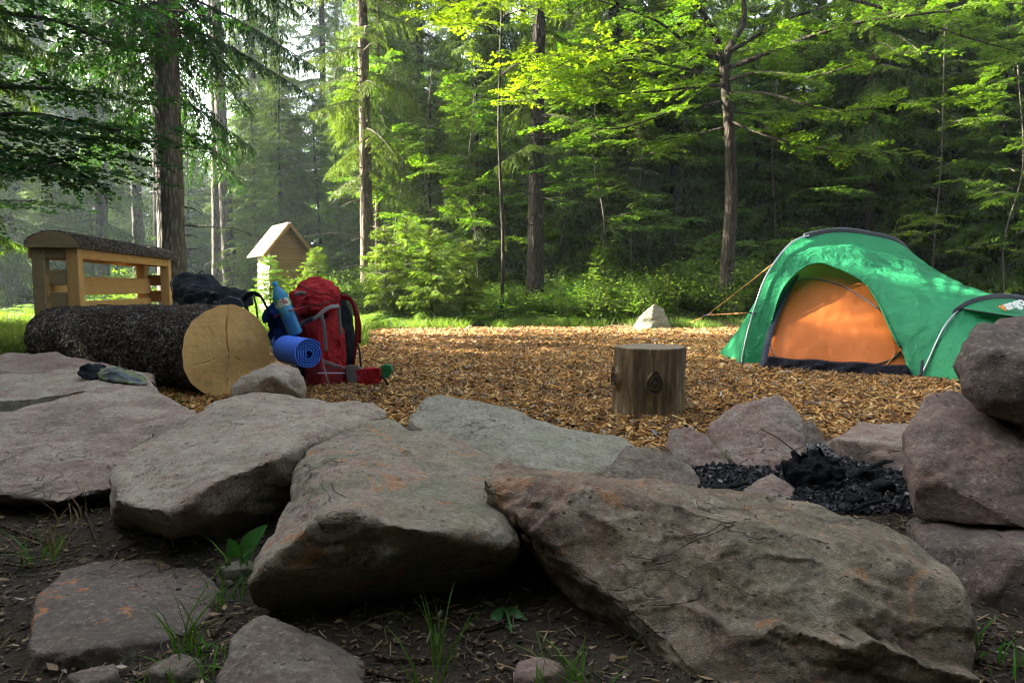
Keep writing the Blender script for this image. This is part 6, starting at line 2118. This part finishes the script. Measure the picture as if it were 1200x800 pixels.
SHRUB = [shrub_mesh(s) for s in range(3)]
plants(SHRUB, [(rnd.uniform(690, 905), rnd.uniform(12.0, 13.6)) for _ in range(40)], 'shrub', 'low leafy shrub on the bank at the far edge, left of the tent', 'shrubs on the bank', 'shrub', .7, 1.3)
plants(SHRUB, [(rnd.uniform(560, 700), rnd.uniform(12.2, 14)) for _ in range(14)], 'shrub', 'low leafy shrub at the foot of the dark straight trunk', 'shrubs below the trunk', 'shrub', .6, 1.0)
plants(SHRUB, [(rnd.uniform(330, 480), rnd.uniform(12.5, 16)) for _ in range(26)], 'shrub', 'leafy shrub in the sun right of the plank hut', 'shrubs by the hut', 'shrub', .8, 1.4)
plants(SHRUB, [(rnd.uniform(-60, 200), rnd.uniform(13, 20)) for _ in range(26)], 'shrub', 'shrub in the wood behind the roofed rack', 'shrubs behind the rack', 'shrub', .8, 1.5)
plants(SHRUB, [(rnd.uniform(1000, 1230), rnd.uniform(11.5, 14)) for _ in range(14)], 'shrub', 'shrub in the dark wood right behind the tent', 'shrubs behind the tent', 'shrub', .6, 1.0)


# ---- grass and ground litter
def blades(X, Y, Hh, Wd, lean, zoff=0.0):
    n = len(X)
    a = rng.uniform(0, 2 * PI, n); f = rng.uniform(0, 2 * PI, n)
    Z0 = gz(X, Y) + zoff
    dx, dy = np.cos(a) * lean, np.sin(a) * lean
    sxn, syn = np.cos(f) * Wd / 2, np.sin(f) * Wd / 2
    rows = []
    for t, w in ((0, 1), (.4, .85), (.75, .55), (1, .08)):
        cx_ = X + dx * t ** 2 * Hh; cy_ = Y + dy * t ** 2 * Hh; cz_ = Z0 + Hh * (t - .28 * lean * t * t)
        rows.append(np.stack([cx_ - sxn * w, cy_ - syn * w, cz_], 1)); rows.append(np.stack([cx_ + sxn * w, cy_ + syn * w, cz_], 1))
    V = np.stack(rows, 1).reshape(-1, 3)
    f_ = np.array([[0, 1, 3, 2], [2, 3, 5, 4], [4, 5, 7, 6]])
    Q = (np.arange(n)[:, None, None] * 8 + f_[None]).reshape(-1, 4)
    return V, Q


def grass_patch(name, label, n, fx, h0, h1, wd, mat):
    X, Y = fx(n)
    n = len(X)
    V, Q = blades(X, Y, rng.uniform(h0, h1, n), rng.uniform(wd * .6, wd * 1.3, n), rng.uniform(.2, 1.0, n))
    tag(link(name, mesh_np(name, V, Q, mat)), label, 'grass', kind='stuff')


def edge_strip(n):
    X = rng.uniform(-3.6, 6.5, n)
    Y = chip_edges(X)[1] + np.abs(rng.normal(0, .55, n)) - .12
    cl = np.sin(X * 3.1) + np.sin(X * 7.7 + Y * 3) * .7 + rng.normal(0, .5, n)
    k = cl > -.5
    return X[k], Y[k]


grass_patch('grass', 'sunlit grass along the far edge of the wood chips', 15000, edge_strip, .05, .24, .009, M['grass'])
grass_patch('grass', 'green grass beyond the log at the left edge', 16000, lambda n: (lambda y, q: ((q * 270 - 90 - 600) / FPX * y, y))(rng.uniform(6.6, 12.5, n), rng.random(n)), .10, .36, .010, M['grass'])
grass_patch('grass', 'grass and low growth around the plank hut', 12000, lambda n: (lambda y, q: ((q * 230 + 200 - 600) / FPX * y, y))(rng.uniform(7.5, 14, n), rng.random(n)), .08, .34, .010, M['grass'])

# small leaves and moss cushions over the wood floor
n = 42000
px_ = rng.uniform(-150, 1350, n); Y = 11.8 + 26 * rng.random(n) ** 1.6
X = (px_ - 600) / FPX * Y
k = (Y > chip_edges(X)[1] + .2)
X, Y = X[k], Y[k]; n = len(X)
P = np.stack([X, Y, gz(X, Y) + rng.uniform(.01, .22, n)], 1)
D = rng.normal(0, 1, (n, 3)); D[:, 2] *= .4
K = kites(P, D, rng.uniform(.04, .10, n), rng.uniform(.012, .028, n), np.tile([0, 0, 1.], (n, 1)) + rng.normal(0, .4, (n, 3)))
tag(link('undergrowth', mesh_np('undergrowth', K.reshape(-1, 3), np.arange(n * 4).reshape(-1, 4), M['shrub'])), 'low green undergrowth covering the floor of the wood', 'undergrowth', kind='stuff')

# litter on the bare soil in front
M['litter'] = None
m, nt, out = new_mat('soil litter')
geo = nt.nodes.new('ShaderNodeNewGeometry')
c = ramp(nt, geo.outputs['Random Per Island'], [(0, (0.024, 0.018, 0.014)), (.45, (0.065, 0.042, 0.028)), (.75, (0.13, 0.085, 0.046)), (.93, (0.26, 0.17, 0.08)), (1, (0.36, 0.31, 0.25))])
princ(nt, out, Base_Color=c, Roughness=.85)
M['litter'] = m
n = 30000
Y = .9 + 4.2 * rng.random(n) ** 1.6; X = rng.uniform(-1, 1, n) * (Y * 1.0 + .5)
k = Y < chip_edges(X)[0] + .1
X, Y = X[k], Y[k]; n = len(X)
L = np.where(rng.random(n) < .5, rng.uniform(.010, .05, n), rng.uniform(.006, .016, n))
Wd = np.where(L > .016, rng.uniform(.0012, .004, n), rng.uniform(.004, .010, n))
a, b = chips_at(X, Y, gz(X, Y) + rng.uniform(.0, .008, n), L, Wd, rng.uniform(.001, .005, n), .22)
tag(link('soil_litter', mesh_np('soil_litter', a, b, M['litter'])), 'needles, bark crumbs and bits of dead leaf on the dark soil', 'litter', kind='stuff')
n = 900
Y = 1.0 + 1.7 * rng.random(n); X = rng.uniform(-1, 1, n) * (Y * .85 + .2)
P = np.stack([X, Y, gz(X, Y) + rng.uniform(.004, .014, n)], 1)
D = rng.normal(0, 1, (n, 3)); D[:, 2] *= .2
K = kites(P, D, rng.uniform(.015, .042, n), rng.uniform(.004, .010, n), np.tile([0, 0, 1.], (n, 1)) + rng.normal(0, .3, (n, 3)))
tag(link('fallen_leaves', mesh_np('fallen_leaves', K.reshape(-1, 3), np.arange(n * 4).reshape(-1, 4), M['litter'])), 'small brown fallen leaves lying on the dark soil', 'fallen leaves', kind='stuff')
# sticks one can pick up
M['stick'] = bark_mat('stick bark', (0.10, 0.066, 0.042), (0.19, 0.125, 0.075), (0.13, 0.11, 0.09), 30)
for i, (pts, r, lb) in enumerate([
        ([(415, 780), (450, 790), (500, 802)], .006, 'pale stick at the lower edge below the rusty rock'), ([(540, 738), (575, 733), (600, 722)], .006, 'short stick by the toothed leaf plant'),
        ([(440, 768), (480, 772), (520, 770)], .005, 'dark stick lying below the shaded rock face'), ([(100, 600), (110, 625), (118, 650)], .004, 'bent root by the broad pink grey slab'),
        ([(0, 615), (30, 626), (60, 638)], .005, 'dry stick on the soil at the left edge'), ([(538, 742), (560, 756), (575, 750)], .004, 'thin twig left of the toothed leaf'),
        ([(5, 660), (40, 664), (85, 656)], .004, 'stick above the orange spotted slab'), ([(250, 745), (262, 728), (272, 722)], .006, 'wood splinter beside the peaked small rock'),
        ([(1140, 770), (1170, 778), (1210, 782)], .005, 'dark stick under the boulder stack')]):
    p = [onz(x, y, gzf(onz(x, y).x, onz(x, y).y) + .012) for x, y in pts]
    mb = MB(); mb.tube(catmull(p, 10), [r * (1 - .4 * k / 9) * (1 + .12 * math.sin(k * 2.3)) for k in range(10)], 7)
    tag(mb.build('stick', M['stick'], origin=p[1], smooth=True), lb, 'stick', 'sticks on the soil')


def tuft(px, py, n, h0, h1, spread, label, mat='grass_front', wd=.005, seed=0, name='grass_tuft', zb=0.0, lean=1.0):
    c = onz(px, py, zb)
    X = c.x + np.clip(rng.normal(0, spread, n), -1.4 * spread, 1.4 * spread); Y = c.y + np.clip(rng.normal(0, spread, n), -1.4 * spread, 1.4 * spread)
    V, Q = blades(X, Y, rng.uniform(h0, h1, n), rng.uniform(wd * .7, wd * 1.3, n), rng.uniform(.15, 1.1, n) * lean, -.005 + zb)
    tag(link(name, mesh_np(name, V, Q, M[mat], smooth=True), origin=c), label, 'grass tuft', 'grass tufts in front')




tuft(222, 752, 16, .08, .20, .016, 'tall grass tuft growing at the right edge of the orange spotted slab')
tuft(240, 770, 26, .04, .10, .035, 'low grass between the slab and the peaked small rock')
tuft(205, 792, 20, .03, .08, .04, 'short grass along the lower edge below the slab')
tuft(285, 797, 18, .04, .10, .03, 'short grass in front of the peaked small rock')
tuft(518, 770, 9, .12, .26, .016, 'tall thin grass stems before the shaded rock face', lean=.5)
tuft(498, 795, 8, .05, .14, .016, 'few thin grass stems at the lower edge')
tuft(660, 785, 22, .05, .12, .035, 'grass tuft under the overhang of the huge front rock')
tuft(690, 800, 14, .06, .14, .03, 'grass blades nearest the lower edge under the overhang')
tuft(40, 650, 16, .05, .15, .03, 'sparse grass on the soil left of the slab')
tuft(55, 640, 14, .06, .16, .035, 'dry grass stalks on the soil left of the slab', 'dry_grass')
tuft(285, 665, 22, .04, .12, .03, 'grass under the broad leaved plant')
tuft(262, 690, 22, .04, .10, .03, 'grass between slab and rusty rock')
tuft(430, 700, 7, .06, .16, .03, 'thin blades arching before the shaded rock face', lean=1.4)
tuft(1170, 765, 12, .04, .10, .03, 'grass at the foot of the boulder stack')
tuft(1150, 745, 8, .03, .08, .02, 'small grass sprig against the boulder stack')
tuft(212, 480, 8, .06, .13, .02, 'thin grass between the bark log and the slab', zb=.05)
tuft(95, 605, 10, .05, .13, .03, 'dry stalks at the root by the slab', 'dry_grass')


def leaf_shape(base, tip, width, mat_n=14, fold=.25, wave=.0, up=Vector((0, 0, 1)), arch=.12, tooth=0.0):
    base, tip = Vector(base), Vector(tip)
    d = tip - base; L = d.length; dn_ = d.normalized()
    s = dn_.cross(up).normalized(); u = s.cross(dn_)
    rows = []
    for i in range(mat_n + 1):
        t = i / mat_n
        w = width * (math.sin(PI * t ** .75) ** .8) * (1 + tooth * (1 if i % 2 else -1)) + .0006
        c = base + d * t + u * (arch * L * math.sin(PI * t))
        rows.append([c - s * w + u * (w * fold), c - s * w * .5 + u * (w * fold * .35) , c - u * .001, c + s * w * .5 + u * (w * fold * .35), c + s * w + u * (w * fold)])
    return rows


def leafy_plant(label, px, py, leaves, zb=0.0):
    b = onz(px, py, zb)
    pl = empty('leafy_plant', b, label, 'plant', 'leafy plants in front')
    for (bx_, by_, tx, ty, Yb, Yt, w, tooth) in leaves:
        p, q = at(bx_, by_, Yb), at(tx, ty, Yt)
        mb = MB(); mb.tube(catmull([b, (b + p) / 2 + Vector((0, 0, .01)), p], 6), .0022, 6); mb.build('stem', M['broad'], pl)
        mb = MB(); mb.grid(leaf_shape(p, q, w, 22 if tooth else 14, tooth=tooth, up=Vector((0, -.75, .65)))); mb.build('leaf', M['broad'], pl, smooth=True)


leafy_plant('plant with two glossy oval leaves between the pale rock and the rusty rock', 288, 662,
            [(280, 652, 268, 630, 1.73, 1.70, .020, 0), (286, 655, 314, 614, 1.72, 1.70, .026, 0), (284, 655, 300, 640, 1.71, 1.66, .016, 0)])
leafy_plant('plant with one large toothed leaf hanging over the soil before the huge rock', 600, 742,
            [(597, 738, 578, 784, 1.42, 1.34, .020, .10), (590, 712, 568, 742, 1.48, 1.42, .011, .06), (592, 714, 618, 726, 1.48, 1.44, .010, .06), (588, 735, 574, 738, 1.42, 1.41, .007, 0)])
leafy_plant('tiny plant with small round leaves beside the thin grass stems', 512, 755, [(508, 748, 502, 738, 1.40, 1.39, .007, 0), (514, 742, 524, 728, 1.41, 1.40, .007, 0), (508, 730, 503, 716, 1.44, 1.43, .008, 0)])

# bits lying on rocks
def dead_leaf(px, py, Y, s, label, col):
    p = at(px, py, Y)
    mb = MB(); mb.grid(leaf_shape(p, p + Vector((s, s * .25, -.002)), s * .32, 8, fold=.5))
    tag(mb.build('dead_leaf', simple('dead leaf', col, .7), origin=p, smooth=True), label, 'leaf', 'dead leaves')


# ------------------------------------------------------------------ air
m, nt, out = new_mat('forest haze')
HAZE = 0.0011
pv = nd(nt, 'ShaderNodeVolumePrincipled', {'Color': (0.74, 0.90, 1.0), 'Density': HAZE, 'Anisotropy': 0.45})
nt.links.new(pv.outputs[0], out.inputs[1])
mb = MB()
x0, x1, y0, y1, z0, z1 = -265, 265, -65, 430, -2.0, 38
c8 = [(x0, y0, z0), (x1, y0, z0), (x1, y1, z0), (x0, y1, z0), (x0, y0, z1), (x1, y0, z1), (x1, y1, z1), (x0, y1, z1)]
mb.add(c8, [(3, 2, 1, 0), (4, 5, 6, 7), (0, 1, 5, 4), (1, 2, 6, 5), (2, 3, 7, 6), (3, 0, 4, 7)])
tag(mb.build('haze', m), 'pale blue morning haze hanging in the wood', 'haze', kind='stuff')
